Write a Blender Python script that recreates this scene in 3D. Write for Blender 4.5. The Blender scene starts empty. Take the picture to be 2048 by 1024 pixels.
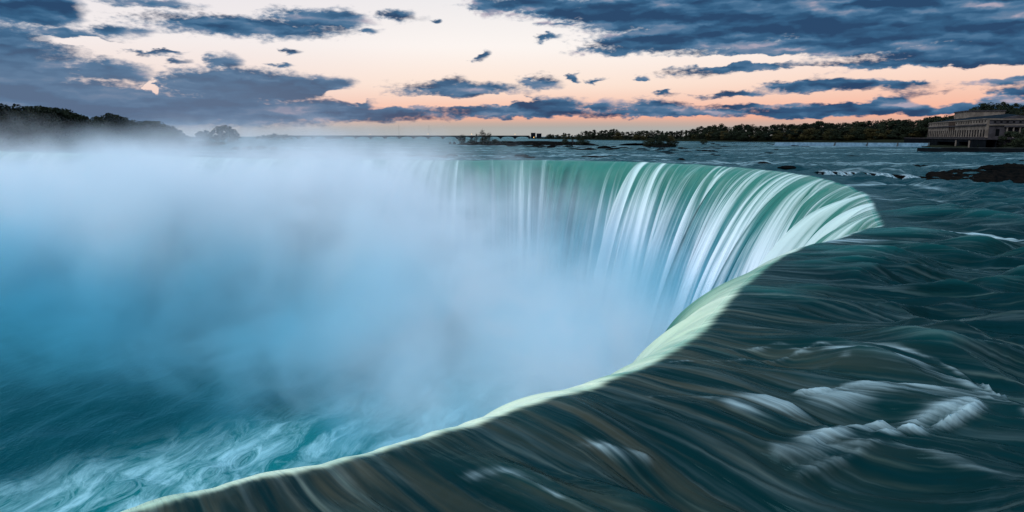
import bpy, bmesh, math, random
import numpy as np
from mathutils import Vector, Matrix, noise as mnoise
R = math.radians
sc = bpy.context.scene
col = sc.collection

# ------------------------------------------------------------------ camera
F = 1334.0                 # focal length in photo pixels (photo is 2048 wide)
PITCH = math.atan(240/F)
CAMH = 8.0                 # eye above the river
cam_d = bpy.data.cameras.new('camera'); cam = bpy.data.objects.new('camera', cam_d); col.objects.link(cam)
cam_d.sensor_width = 36; cam_d.lens = 36*F/2048
cam_d.clip_start = 0.1; cam_d.clip_end = 30000
cam.location = (0, 0, CAMH); cam.rotation_euler = (R(90)-PITCH, 0, 0)
sc.camera = cam
sc.render.engine = 'CYCLES'
sc.cycles.use_denoising = True
sc.cycles.volume_bounces = 5
sc.cycles.max_bounces = 8
sc.cycles.volume_step_rate = 1.0
sc.cycles.volume_max_steps = 96
sc.view_settings.view_transform = 'Standard'; sc.view_settings.look = 'None'
sc.view_settings.exposure = 0.0; sc.view_settings.gamma = 1.0

def ray(px, py):
    a = (px-1024)/F; b = -(py-512)/F
    return (a, math.cos(PITCH)+b*math.sin(PITCH), -math.sin(PITCH)+b*math.cos(PITCH))
def gp(px, py, z=0.0):          # where the sight line of a photo pixel meets height z
    d = ray(px, py); t = (z-CAMH)/d[2]
    return (d[0]*t, d[1]*t)
def at(px, dist):               # ground x,y at a forward distance
    return ((px-1024)/F*dist*math.cos(PITCH), dist)
def azel(px, py):
    d = ray(px, py); n = math.sqrt(sum(c*c for c in d))
    return math.degrees(math.atan2(d[0], d[1])), math.degrees(math.asin(d[2]/n))
def lin(r, g, b):
    f = lambda c: (c/255/12.92) if c/255 <= 0.04045 else ((c/255+0.055)/1.055)**2.4
    return (f(r), f(g), f(b), 1.0)

# ------------------------------------------------------------------ node helper
class NT:
    def __init__(s, nt): s.nt = nt; nt.nodes.clear()
    def n(s, t, **k):
        x = s.nt.nodes.new(t)
        ins = k.pop('ins', {})
        for a, v in k.items(): setattr(x, a, v)
        for a, v in ins.items():
            sk = x.inputs[a]
            if isinstance(v, bpy.types.NodeSocket): s.nt.links.new(v, sk)
            else: sk.default_value = v
        return x
    def m(s, op, a, b=None, c=None, clamp=False):
        x = s.nt.nodes.new('ShaderNodeMath'); x.operation = op; x.use_clamp = clamp
        for i, v in enumerate((a, b, c)):
            if v is None: continue
            if isinstance(v, bpy.types.NodeSocket): s.nt.links.new(v, x.inputs[i])
            else: x.inputs[i].default_value = v
        return x.outputs[0]
    def v(s, op, a, b=None, c=None, out=0):
        x = s.nt.nodes.new('ShaderNodeVectorMath'); x.operation = op
        for i, v in enumerate((a, b, c)):
            if v is None: continue
            if isinstance(v, bpy.types.NodeSocket): s.nt.links.new(v, x.inputs[i])
            else: x.inputs[i].default_value = v
        return x.outputs[out]
    def ss(s, x, lo, hi):
        r = s.nt.nodes.new('ShaderNodeMapRange'); r.interpolation_type = 'SMOOTHSTEP'
        s.nt.links.new(x, r.inputs[0]); r.inputs[1].default_value = lo; r.inputs[2].default_value = hi
        return r.outputs[0]
    def ramp(s, x, pts, interp='LINEAR'):
        r = s.nt.nodes.new('ShaderNodeValToRGB'); r.color_ramp.interpolation = interp
        e = r.color_ramp.elements
        while len(e) < len(pts): e.new(0.5)
        for i, (p, c) in enumerate(pts): e[i].position = p; e[i].color = c
        s.nt.links.new(x, r.inputs[0]); return r.outputs[0]
    def mix(s, f, a, b, mode='MIX'):
        x = s.nt.nodes.new('ShaderNodeMix'); x.data_type = 'RGBA'; x.blend_type = mode
        for i, v in ((0, f), (6, a), (7, b)):
            if isinstance(v, bpy.types.NodeSocket): s.nt.links.new(v, x.inputs[i])
            else: x.inputs[i].default_value = v
        return x.outputs[2]
    def noise(s, vec, scale, detail=3, rough=0.5, dist=0.0, out=0, lac=2.0):
        x = s.n('ShaderNodeTexNoise', ins={'Vector': vec, 'Scale': scale, 'Detail': detail, 'Roughness': rough, 'Distortion': dist, 'Lacunarity': lac})
        return x.outputs[out]
    def link(s, a, b): s.nt.links.new(a, b)

# ------------------------------------------------------------------ sky
world = bpy.data.worlds.new('World'); sc.world = world; world.use_nodes = True
SUN_EL, SUN_AZ = 4.0, -10.0
def build_world():
    g = NT(world.node_tree)
    tc = g.n('ShaderNodeTexCoord').outputs['Generated']
    nrm = g.v('NORMALIZE', tc)
    sep = g.n('ShaderNodeSeparateXYZ', ins={0: nrm})
    el = g.m('MULTIPLY', g.m('ARCSINE', sep.outputs[2]), 57.29578)
    az = g.m('MULTIPLY', g.m('ARCTAN2', sep.outputs[0], sep.outputs[1]), 57.29578)
    sky = g.n('ShaderNodeTexSky', sky_type='NISHITA', sun_disc=False, sun_elevation=R(SUN_EL), sun_rotation=R(SUN_AZ))
    # clear dusk sky by height above the horizon
    base = g.ramp(g.m('DIVIDE', el, 90.0, clamp=True), [
        (0.0, lin(172, 172, 170)), (0.010, lin(178, 172, 166)), (0.018, lin(252, 182, 156)), (0.030, lin(250, 206, 186)),
        (0.045, lin(255, 230, 214)), (0.08, lin(255, 248, 244)), (0.16, lin(225, 228, 236)),
        (0.30, (0.42, 0.74, 1.05, 1)), (0.60, (0.42, 0.88, 1.35, 1)), (1.0, (0.42, 0.9, 1.4, 1))])
    base = g.mix(g.m('MULTIPLY', g.ss(g.m('ABSOLUTE', az), 42.0, 80.0), g.ss(el, 40.0, 15.0)), base, (0.20, 0.42, 0.72, 1))     # the side away from the sunset is blue
    left = g.ss(az, -2.0, -24.0)
    base = g.mix(g.m('MULTIPLY', left, 0.25), base, lin(225, 215, 225))
    right = g.ss(az, 5.0, 34.0)
    base = g.mix(g.m('MULTIPLY', g.m('MULTIPLY', right, g.ss(el, 9.0, 2.0)), 0.35), base, lin(250, 178, 150))
    p = g.n('ShaderNodeCombineXYZ', ins={0: az, 1: el, 2: 0.0}).outputs[0]
    q = g.v('MULTIPLY', p, (1.0, 2.3, 1.0))
    w1 = g.v('SUBTRACT', g.noise(q, 0.28, 2, 0.5, out=1), (0.5, 0.5, 0.5))
    w2 = g.v('SUBTRACT', g.noise(q, 0.95, 3, 0.55, out=1), (0.5, 0.5, 0.5))
    pw = g.v('MULTIPLY_ADD', w1, (4.2, 1.1, 0.0), p)
    pw = g.v('MULTIPLY_ADD', w2, (1.9, 0.75, 0.0), pw)
    # clouds: centre x, y, half width, half height in degrees (given as photo pixels)
    C = [(500, 55, 230, 22), (640, 38, 110, 22), (800, 34, 55, 14), (60, 12, 90, 34), (300, 5, 90, 12), (130, 70, 120, 15), (235, 60, 60, 14), (310, 99, 62, 10), (445, 124, 38, 18), (345, 120, 30, 8),
         (215, 142, 90, 22), (70, 145, 110, 22), (490, 172, 200, 34), (420, 150, 90, 16), (120, 198, 260, 34), (645, 172, 70, 24), (280, 220, 440, 34), (560, 220, 250, 24),
         (920, 178, 165, 20), (900, 165, 50, 16), (1085, 165, 60, 16), (1160, 152, 15, 16), (1195, 164, 22, 6), (680, 224, 330, 21), (720, 208, 90, 14), (1030, 224, 260, 20), (1080, 210, 150, 20), (1210, 212, 50, 18),
         (1330, 185, 26, 9), (1281, 154, 20, 9), (965, 112, 20, 13), (742, 65, 28, 9), (985, 12, 60, 20), (1075, 10, 170, 20), (1120, 25, 120, 20), (1300, 20, 230, 42), (1120, 50, 46, 6), (1100, 75, 40, 6), (870, 40, 18, 5),
         (1560, 24, 300, 50), (1880, 30, 380, 62), (1660, 92, 330, 24), (1960, 100, 240, 22), (1340, 78, 190, 26), (1240, 100, 120, 10), (1480, 138, 180, 16), (1850, 126, 330, 15), (1430, 60, 200, 40),
         (1665, 162, 165, 23), (1475, 187, 112, 12), (1350, 226, 330, 17), (1300, 215, 120, 16), (1480, 212, 100, 16), (1640, 225, 200, 22), (1800, 210, 210, 26), (1950, 215, 200, 22), (2010, 160, 90, 12),
         (2060, 186, 90, 13), (1888, 186, 34, 8), (1840, 160, 22, 12), (1795, 170, 60, 14), (580, 101, 20, 6), (560, 128, 40, 5), (2150, 90, 220, 60), (-120, 130, 220, 90), (1980, 190, 30, 8), (1580, 205, 60, 10)]
    F_ = None
    for cx, cy, rx, ry in C:
        a0, e0 = azel(cx, cy); rx_ = rx/F*57.3*1.12; ry_ = ry/F*57.3*1.25
        d = g.v('LENGTH', g.v('MULTIPLY_ADD', pw, (1/rx_, 1/ry_, 0), (-a0/rx_, -e0/ry_, 0)), out=1)
        # in degrees inside the rim, so that every cloud has the same softness of edge
        ry_ = max(ry_, 0.95); f = g.m('MULTIPLY_ADD', d, -min(ry_, 1.6), min(ry_, 1.6))
        F_ = f if F_ is None else g.m('MAXIMUM', F_, f)
    # bright gaps between the banks
    GAP = [(300, 172, 7, 10), (850, 204, 95, 8), (1000, 200, 50, 6), (1250, 247, 420, 7), (1880, 145, 230, 8), (1560, 150, 90, 8), (1740, 240, 260, 8), (1600, 196, 160, 7), (1900, 198, 60, 10), (1330, 172, 150, 9), (1240, 128, 130, 9), (1440, 122, 120, 6), (230, 88, 100, 5), (700, 190, 26, 12)]
    GF = None
    for cx, cy, rx, ry in GAP:
        a0, e0 = azel(cx, cy); rx_ = rx/F*57.3*1.3; ry_ = ry/F*57.3*1.6
        d = g.v('LENGTH', g.v('MULTIPLY_ADD', pw, (1/rx_, 1/ry_, 0), (-a0/rx_, -e0/ry_, 0)), out=1)
        f = g.m('SUBTRACT', 1.0, d, clamp=True)
        GF = f if GF is None else g.m('MAXIMUM', GF, f)
    F_ = g.m('MULTIPLY_ADD', GF, -1.5, F_)
    fine = g.noise(q, 1.9, 4, 0.55)
    # high unseen sky: broken grey-blue cloud
    up = g.noise(g.v('MULTIPLY', nrm, (1.0, 1.0, 2.0)), 3.0, 4, 0.55)
    upd = g.m('MULTIPLY', g.m('MULTIPLY', g.ss(up, 0.30, 0.50), g.ss(el, 11.0, 20.0)), g.ss(el, 62.0, 40.0))
    dens = g.ss(g.m('MULTIPLY_ADD', fine, 0.7, g.m('ADD', F_, -0.47)), 0.0, 0.56)
    dens = g.m('MAXIMUM', dens, g.m('MULTIPLY', upd, 0.92))
    # shade inside the clouds: paler rims and tops, deep blue cores
    qs = g.v('MULTIPLY', p, (0.34, 1.5, 1.0))
    qw = g.v('MULTIPLY_ADD', w2, (0.7, 0.7, 0), qs)
    nA = g.noise(qw, 0.40, 3, 0.5); nB = g.noise(g.v('ADD', qw, (0.12, 0.60, 0)), 0.40, 3, 0.5)
    relief = g.m('MULTIPLY', g.m('SUBTRACT', nB, nA), -2.8)          # lighter upper flanks, darker bases
    body = g.m('ADD', g.m('MULTIPLY', nA, 0.85), g.m('ADD', relief, g.m('MULTIPLY_ADD', g.m('MINIMUM', F_, 1.4), 0.24, -0.06)))
    cc = g.ramp(body, [(0.00, lin(170, 164, 182)), (0.20, lin(108, 132, 162)), (0.40, lin(66, 112, 150)), (0.60, lin(36, 90, 130)), (0.88, lin(14, 64, 104))])
    leftc = g.mix(g.m('MULTIPLY', g.m('MULTIPLY', left, g.ss(el, 8.0, 3.0)), 0.6), cc, lin(104, 128, 158))
    skyc = g.mix(g.m('MULTIPLY', dens, 0.98), base, leftc)
    # pale haze along the horizon
    hz = g.ss(el, 0.95, 0.35)
    skyc = g.mix(g.m('MULTIPLY', hz, 0.85), skyc, g.mix(left, lin(176, 178, 176), lin(158, 164, 172)))
    low = g.ss(el, 0.0, -2.0)
    skyc = g.mix(low, skyc, lin(30, 60, 70))
    bg1 = g.n('ShaderNodeBackground', ins={0: skyc, 1: 0.98})
    bg2 = g.n('ShaderNodeBackground', ins={0: sky.outputs[0], 1: 0.05})
    mx = g.n('ShaderNodeMixShader', ins={0: 0.008, 1: bg1.outputs[0], 2: bg2.outputs[0]})
    g.n('ShaderNodeOutputWorld', ins={0: mx.outputs[0]})
build_world()
sun_d = bpy.data.lights.new('sun', 'SUN'); sun = bpy.data.objects.new('sun', sun_d); col.objects.link(sun)
sun_d.energy = 2.8; sun_d.angle = R(50); sun_d.color = (0.92, 0.96, 1.0)
sun.rotation_euler = (R(90-48), 0, R(-52))      # broad twilight glow from the open sky behind left

# ------------------------------------------------------------------ object helpers
def tag(o, label=None, cat=None, group=None, kind=None):
    if label: o['label'] = label
    if cat: o['category'] = cat
    if group: o['group'] = group
    if kind: o['kind'] = kind
    return o
def mk(name, bm, mat, parent=None, smooth=False):
    me = bpy.data.meshes.new(name); bm.to_mesh(me); bm.free()
    if mat is not None: me.materials.append(mat)
    if smooth: me.polygons.foreach_set('use_smooth', [True]*len(me.polygons))
    o = bpy.data.objects.new(name, me); col.objects.link(o)
    if parent: o.parent = parent
    return o
def empty(name, loc=(0, 0, 0), rz=0.0):
    o = bpy.data.objects.new(name, None); col.objects.link(o); o.location = loc; o.rotation_euler = (0, 0, rz); o.empty_display_size = 1
    return o
def copy_tree(o, parent=None):
    c = o.copy(); col.objects.link(c)
    if parent: c.parent = parent
    for ch in list(o.children): copy_tree(ch, c)
    return c
def box(bm, x0, x1, y0, y1, z0, z1):
    v = [bm.verts.new((x, y, z)) for z in (z0, z1) for y in (y0, y1) for x in (x0, x1)]
    for f in ((0, 2, 3, 1), (4, 5, 7, 6), (0, 1, 5, 4), (2, 6, 7, 3), (0, 4, 6, 2), (1, 3, 7, 5)): bm.faces.new([v[i] for i in f])
def tube(bm, pts, rads, n=7):
    rings = []
    for i, (p, r) in enumerate(zip(pts, rads)):
        p = Vector(p); a = Vector(pts[max(i-1, 0)]); b = Vector(pts[min(i+1, len(pts)-1)])
        d = (b-a).normalized(); u = d.orthogonal().normalized(); w = d.cross(u)
        rings.append([bm.verts.new(p+(u*math.cos(2*math.pi*k/n)+w*math.sin(2*math.pi*k/n))*r) for k in range(n)])
    for a, b in zip(rings, rings[1:]):
        for k in range(n): bm.faces.new((a[k], a[(k+1) % n], b[(k+1) % n], b[k]))
    bm.faces.new(rings[0][::-1]); bm.faces.new(rings[-1])
def grid_mesh(name, P, mat, attrs=None, uv=None, normals=None, flip=False):
    ni, nj = P.shape[:2]
    me = bpy.data.meshes.new(name)
    idx = np.arange(ni*nj).reshape(ni, nj)
    q = np.stack([idx[:-1, :-1], idx[1:, :-1], idx[1:, 1:], idx[:-1, 1:]], -1).reshape(-1, 4)
    if flip: q = q[:, ::-1].copy()
    me.vertices.add(ni*nj); me.vertices.foreach_set('co', P.reshape(-1).astype(np.float32))
    me.loops.add(q.size); me.loops.foreach_set('vertex_index', q.reshape(-1).astype(np.int32))
    me.polygons.add(len(q)); me.polygons.foreach_set('loop_start', np.arange(0, q.size, 4, dtype=np.int32))
    me.polygons.foreach_set('use_smooth', np.ones(len(q), dtype=bool))
    me.update(calc_edges=True)
    for k, a in (attrs or {}).items():
        at_ = me.attributes.new(k, 'FLOAT', 'POINT'); at_.data.foreach_set('value', a.reshape(-1).astype(np.float32))
    if uv is not None:
        ul = me.uv_layers.new(name='UVMap'); ul.data.foreach_set('uv', uv.reshape(-1, 2)[q.reshape(-1)].reshape(-1).astype(np.float32))
    me.validate()
    if normals is not None: me.normals_split_custom_set_from_vertices(normals.reshape(-1, 3).astype(np.float32).tolist())
    me.materials.append(mat)
    o = bpy.data.objects.new(name, me); col.objects.link(o)
    return o

def tile(seed, n=512, pw=2.0, band=24):
    r = np.random.default_rng(seed); f = np.fft.fft2(r.standard_normal((n, n)))
    k = np.fft.fftfreq(n)*n; kk = np.sqrt(k[:, None]**2+k[None, :]**2)
    amp = np.where(kk > 0, np.exp(-(kk/band)**2), 0)
    a = np.real(np.fft.ifft2(f*amp)); return a/a.std()
TILES = [tile(100+i) for i in range(6)]
def vn(k, x, y, lx, ly):
    """smooth noise, about unit deviation; lx, ly = feature length in metres"""
    T = TILES[k % 6]; n = T.shape[0]; s = n/24.0/2.0   # features per tile ~24
    u = (np.asarray(x)/lx*n/48.0+k*37.3) % n; v = (np.asarray(y)/ly*n/48.0+k*91.7) % n
    i = np.floor(u).astype(int); j = np.floor(v).astype(int); fu = u-i; fv = v-j
    fu = fu*fu*(3-2*fu); fv = fv*fv*(3-2*fv)
    i %= n; j %= n; i1 = (i+1) % n; j1 = (j+1) % n
    return (T[i, j]*(1-fu)+T[i1, j]*fu)*(1-fv)+(T[i, j1]*(1-fu)+T[i1, j1]*fu)*fv
def sstep(x, a, b):
    t = np.clip((x-a)/(b-a), 0, 1); return t*t*(3-2*t)

# ------------------------------------------------------------------ river and fall
LIP = [(-46, -22), (-34, -8), (-22, 3.5), (-15, 9.6)] + [gp(*p) for p in
       [(150, 1026), (335, 971), (530, 929), (705, 897), (852, 852), (1000, 815), (1100, 782), (1200, 748), (1290, 712), (1350, 682), (1400, 640), (1450, 590), (1500, 545), (1560, 505), (1640, 480), (1710, 464)]] + \
      [(33.5, 60.0), (38.0, 70.0), (44, 82), (50, 95), (56, 114), (60.5, 134), (62, 152), (60, 172), (53, 193), (41, 210), (27, 221), (13, 227), (-6, 228), (-18, 226), (-30, 229), (-38, 234), (-56, 232), (-80, 240), (-115, 258), (-155, 288), (-205, 322), (-270, 356), (-340, 380)]
def make_lip():
    P = np.array(LIP, float)
    d = np.r_[0, np.cumsum(np.sqrt(((P[1:]-P[:-1])**2).sum(1)))]
    # dense resample with Catmull-like smoothing
    f = np.linspace(0, d[-1], 6000)
    x = np.interp(f, d, P[:, 0]); y = np.interp(f, d, P[:, 1])
    step = f[1]
    dist = np.hypot(x, y)
    for it in range(3):
        nx, ny = x.copy(), y.copy()
        for w in (8, 24):
            k = np.ones(2*w+1)/(2*w+1)
            sx = np.convolve(np.pad(x, w, 'edge'), k, 'valid'); sy = np.convolve(np.pad(y, w, 'edge'), k, 'valid')
            m = sstep(dist, 20, 60) if w == 24 else 1.0
            nx = nx*(1-m)+sx*m if w == 24 else sx; ny = ny*(1-m)+sy*m if w == 24 else sy
        x, y = nx, ny
    # uneven sampling: dense near the camera
    s = np.r_[0, np.cumsum(np.hypot(np.diff(x), np.diff(y)))]
    out = [0.0]
    while out[-1] < s[-1]:
        dd = math.hypot(np.interp(out[-1], s, x), np.interp(out[-1], s, y))
        out.append(out[-1]+min(max(dd*0.0036, 0.075), 1.0))
    S = np.array(out[:-1])
    return S, np.interp(S, s, x), np.interp(S, s, y)
S, LX, LY = make_lip()
tx = np.gradient(LX, S); ty = np.gradient(LY, S)
def sm(a, L):
    o = np.zeros_like(a)
    for i in range(len(a)):
        m = np.abs(S-S[i]) < L; w = np.cos((S[m]-S[i])/L*math.pi/2)**2*np.gradient(S)[m]; o[i] = (a[m]*w).sum()/w.sum()
    return o
TH0 = np.unwrap(np.arctan2(sm(ty, 9.0), sm(tx, 9.0)))-math.pi/2     # upstream direction at the brink
S_of = lambda x, y: S[np.argmin((LX-x)**2+(LY-y)**2)]
keys = [(-46, -22, -42), (-8.4, 13.2, -38), (1, 20, -26), (6, 24, -14), (14, 38, -4), (24, 52, 2), (36, 62, 8), (50, 95, 18), (60, 134, 30), (61, 170, 46), (41, 210, 62), (13, 227, 78), (-38, 233, 92), (-115, 258, 102), (-340, 380, 118)]
ks = sorted((S_of(x, y), R(a)) for x, y, a in keys)
THI = sm(np.interp(S, [k[0] for k in ks], [k[1] for k in ks]), 12.0)
# distances upstream
T = [0.0]
while T[-1] < 9000:
    t = T[-1]; T.append(t+(0.13 if t < 34 else min(0.13+(t-34)*0.03, 400)))
T = np.array(T)
ang = THI[:, None]+(TH0-THI)[:, None]*np.exp(-T[None, :]/10.0)
dT = np.diff(T, prepend=0.0)
GX = LX[:, None]+np.cumsum(np.cos(ang)*dT, 1); GY = LY[:, None]+np.cumsum(np.sin(ang)*dT, 1)
SS, TT = np.meshgrid(S, T, indexing='ij')
DCAM = np.hypot(GX, GY)

def polydist(X, Y, pts):
    best = np.full(X.shape, 1e9)
    for (x0, y0), (x1, y1) in zip(pts, pts[1:]):
        L2 = (x1-x0)**2+(y1-y0)**2+1e-9
        h = np.clip(((X-x0)*(x1-x0)+(Y-y0)*(y1-y0))/L2, 0, 1)
        best = np.minimum(best, np.hypot(X-x0-h*(x1-x0), Y-y0-h*(y1-y0)))
    return best
# foam tongues lying on the rapids
FOAM = [([(1680, 704), (1740, 712), (1850, 728), (1925, 745), (1985, 775)], 0.55, 0.75), ([(1985, 778), (1900, 775), (1780, 765), (1640, 780), (1480, 800)], 0.6, 0.6),
        ([(1948, 785), (1900, 802), (1810, 820), (1710, 838), (1620, 856)], 0.36, 0.72), ([(1720, 866), (1620, 866), (1560, 868)], 0.4, 0.4), ([(1700, 700), (1690, 716)], 0.25, 0.5),
        ([(1762, 484), (1700, 481), (1640, 483)], 1.1, 1.0), ([(2080, 478), (1960, 466), (1900, 470)], 1.6, 0.9), ([(2080, 492), (1990, 486)], 1.2, 0.7),
        ([(1115, 1015), (1085, 978), (1030, 955), (960, 955)], 0.28, 0.6), ([(1290, 885), (1220, 882), (1150, 888)], 0.36, 0.55), ([(1870, 377), (1760, 368), (1700, 371)], 3.0, 0.8), ([(1760, 372), (1820, 372)], 2.5, 0.7),
        ([(1680, 385), (1780, 398), (1850, 398)], 2.0, 0.5), ([(1900, 408), (1850, 398)], 1.2, 0.5), ([(1800, 455), (1860, 459)], 0.9, 0.7), ([(1700, 1024), (1560, 950), (1480, 925)], 0.4, 0.25),
        ([(1350, 690), (1450, 690), (1560, 680), (1620, 700)], 0.25, 0.4), ([(2048, 940), (1900, 880), (1800, 850)], 0.4, 0.2), ([(1500, 610), (1620, 590), (1700, 600)], 0.3, 0.2), ([(1000, 835), (1150, 800), (1300, 800)], 0.3, 0.2)]
FOAM += [([(x, y-9) for x, y in ((1700, 700), (1790, 712), (1880, 728), (1960, 752), (2010, 790))], 0.16, 0.8), ([(1980, 782), (1930, 772), (1840, 765), (1740, 762), (1600, 772)], 0.22, 0.8), ([(1970, 770), (1920, 745), (1850, 735)], 0.35, 0.5),
         ([(1955, 795), (1930, 812), (1860, 832), (1760, 850)], 0.22, 0.9), ([(1900, 800), (1780, 822), (1650, 835)], 0.2, 0.5), ([(1760, 862), (1700, 880), (1600, 890)], 0.25, 0.35), ([(1115, 1020), (1095, 990), (1050, 962)], 0.12, 0.6),
         ([(1340, 722), (1450, 716), (1560, 700), (1640, 690), (1700, 706)], 0.14, 0.55), ([(1300, 790), (1420, 790), (1560, 775)], 0.18, 0.35), ([(1990, 775), (2048, 800), (2100, 830)], 0.2, 0.4), ([(1560, 950), (1700, 1000), (1800, 1040)], 0.15, 0.35), ([(1780, 860), (1900, 900), (2048, 950)], 0.18, 0.3)]
near = DCAM < 160
foam = np.zeros_like(GX); fx, fy = GX[near], GY[near]
wob = vn(1, fx, fy, 1.6, 1.6)*0.16+vn(2, fx, fy, 0.5, 0.5)*0.06
ff = np.zeros(fx.shape)
for pts, w, a in FOAM:
    g_ = [gp(*p) for p in pts]; d_ = polydist(fx, fy, g_)
    st = 0.80+0.14*vn(3, SS[near], TT[near], 0.12, 4.0)+0.18*vn(5, SS[near], TT[near], 0.34, 6.0)
    ff = np.maximum(ff, a*np.exp(-(np.maximum(d_+wob*w*1.2, 0)/w)**1.3)*np.clip(st, 0, 1.5))
foam[near] = ff
# swell height
A = 0.56*sstep(TT, 0.0, 9.0)+0.10
H = (0.62*vn(0, SS, TT, 3.6, 5.2)+0.34*vn(1, SS+0.3*TT, TT, 1.5, 4.0)+0.14*vn(2, SS, TT, 0.62, 2.8)+0.06*vn(3, SS, TT, 0.26, 1.8))
ridge = -np.abs(vn(4, SS-0.45*TT, TT, 3.2, 7.0))*0.5-np.abs(vn(5, SS+0.5*TT, TT, 2.2, 6.0))*0.30
Hn = (H+ridge+0.5)*A*1.05
crest = sstep(ridge+0.55*H+0.5, 0.55, 1.35)*sstep(TT, 0.5, 6)*(1-sstep(DCAM, 50, 120))
foam = np.maximum(foam, crest*0.34*(0.8+0.25*vn(5, SS, TT, 0.3, 5.0)))
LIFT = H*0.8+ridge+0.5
fade = 1.0-0.6*sstep(DCAM, 60, 250)-0.4*sstep(DCAM, 250, 900)
Hn = Hn*fade*(1-0.65*np.clip(foam*1.3, 0, 1))+foam*0.07
# river bed step: water level rises a little behind the small ledge on the right
kb = np.interp(S, [S_of(6, 24), S_of(36, 62), S_of(50, 95), S_of(62, 150), S_of(41, 210)], [0.17, 0.18, 0.13, 0.115, 0.095]); kv = np.interp(S, [S_of(6, 24), S_of(36, 62)], [0.5, 1.0])
K = np.clip(kb*(1+kv*(0.22*vn(0, S, S*0, 3.4, 9)+0.10*vn(1, S, S*0, 1.1, 9)+0.045*vn(2, S, S*0, 0.42, 9))), 0.05, 0.25)
R0 = 1.15
XX = np.maximum(R0-TT, 0)
GZ = Hn-K[:, None]*XX**2
# curtain
NF = 150
fr = np.linspace(0, 1, NF+1)
ZD = 53.0
x0 = R0; z0 = K*R0**2
xm = np.sqrt((ZD)/K)
xx = x0+(xm-x0)[:, None]*fr[None, :]
CX = LX[:, None]-np.cos(TH0)[:, None]*(xx-x0); CY = LY[:, None]-np.sin(TH0)[:, None]*(xx-x0)
CSS = np.repeat(S[:, None], NF+1, 1); CT = -(xx-x0)-K[:, None]*xx**2*0.55
CZ = -K[:, None]*xx**2+Hn[:, :1]
CZ[:, 1:] += 0.0
rib = (0.50*vn(3, CSS, CT, 1.3, 70)+0.22*vn(4, CSS, CT, 0.5, 50))*sstep(fr, 0, 0.25)[None, :]
CX += np.cos(TH0)[:, None]*rib*1.1; CY += np.sin(TH0)[:, None]*rib*1.1
# combined grid for shared normals
AX = np.concatenate([CX[:, :0:-1], GX], 1); AY = np.concatenate([CY[:, :0:-1], GY], 1); AZ = np.concatenate([CZ[:, :0:-1], GZ], 1)
AP = np.stack([AX, AY, AZ], -1)
dS = np.gradient(AP, axis=0); dTt = np.gradient(AP, axis=1)
NRM = np.cross(dS, dTt); NRM /= np.linalg.norm(NRM, axis=2, keepdims=True)+1e-12
if NRM[:, -50:, 2].mean() < 0: NRM = -NRM
AS = np.concatenate([CSS[:, :0:-1], SS], 1); AT = np.concatenate([CT[:, :0:-1], TT], 1)
AF = np.concatenate([np.zeros((len(S), NF)), foam], 1)
# how thin and aerated the sheet is: 0 on the river, 1 where it has tipped over
drop = np.concatenate([xx[:, :0:-1], XX], 1)
edge = sstep(drop, 0.32, 1.25)
AU = np.stack([AS, AT], -1)
depthfall = np.clip(-AZ/51.0, 0, 1)
# amount of white water along the brink
nearlip = sstep(S, S_of(20, 48), S_of(34, 60))
wb = 0.5+0.14*vn(2, AS, AT, 2.2, 160)+0.15*vn(5, AS, AT, 0.9, 120)+0.10*vn(1, AS, AT, 0.38, 90)+0.12*vn(0, AS, AT*0, 9.0, 100)
bias = np.interp(S, [0, S_of(34, 60), S_of(50, 95), S_of(62, 150), S_of(53, 193), S_of(13, 227), S_of(-12, 227), S_of(-22, 227), S[-1]], [0.46, 0.40, 0.26, 0.13, -0.06, -0.26, -0.20, 0.20, 0.25])
white = np.clip(wb+bias[:, None]-0.26*(1-sstep(depthfall, 0.0, 0.30)), 0, 1)
NEARL = np.repeat(np.interp(S, [S_of(9, 30), S_of(28, 56)], [1.0, 0.0])[:, None], AX.shape[1], 1)
M_water = bpy.data.materials.new('river_water'); M_fall = bpy.data.materials.new('falling_water')
cut = NF+0
def orient(P): return P
river = grid_mesh('river', AP[:, cut:], M_water, dict(foam=AF[:, cut:], lift=LIFT, nearlip=NEARL[:, cut:], edge=edge[:, cut:], white=white[:, cut:]), AU[:, cut:], NRM[:, cut:], True)
tag(river, kind='structure')
fall = grid_mesh('waterfall', AP[:, :cut+1], M_fall, dict(foam=AF[:, :cut+1], nearlip=NEARL[:, :cut+1], edge=edge[:, :cut+1], white=white[:, :cut+1], fallen=depthfall[:, :cut+1]), AU[:, :cut+1], NRM[:, :cut+1], True)
tag(fall, kind='structure')

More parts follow.
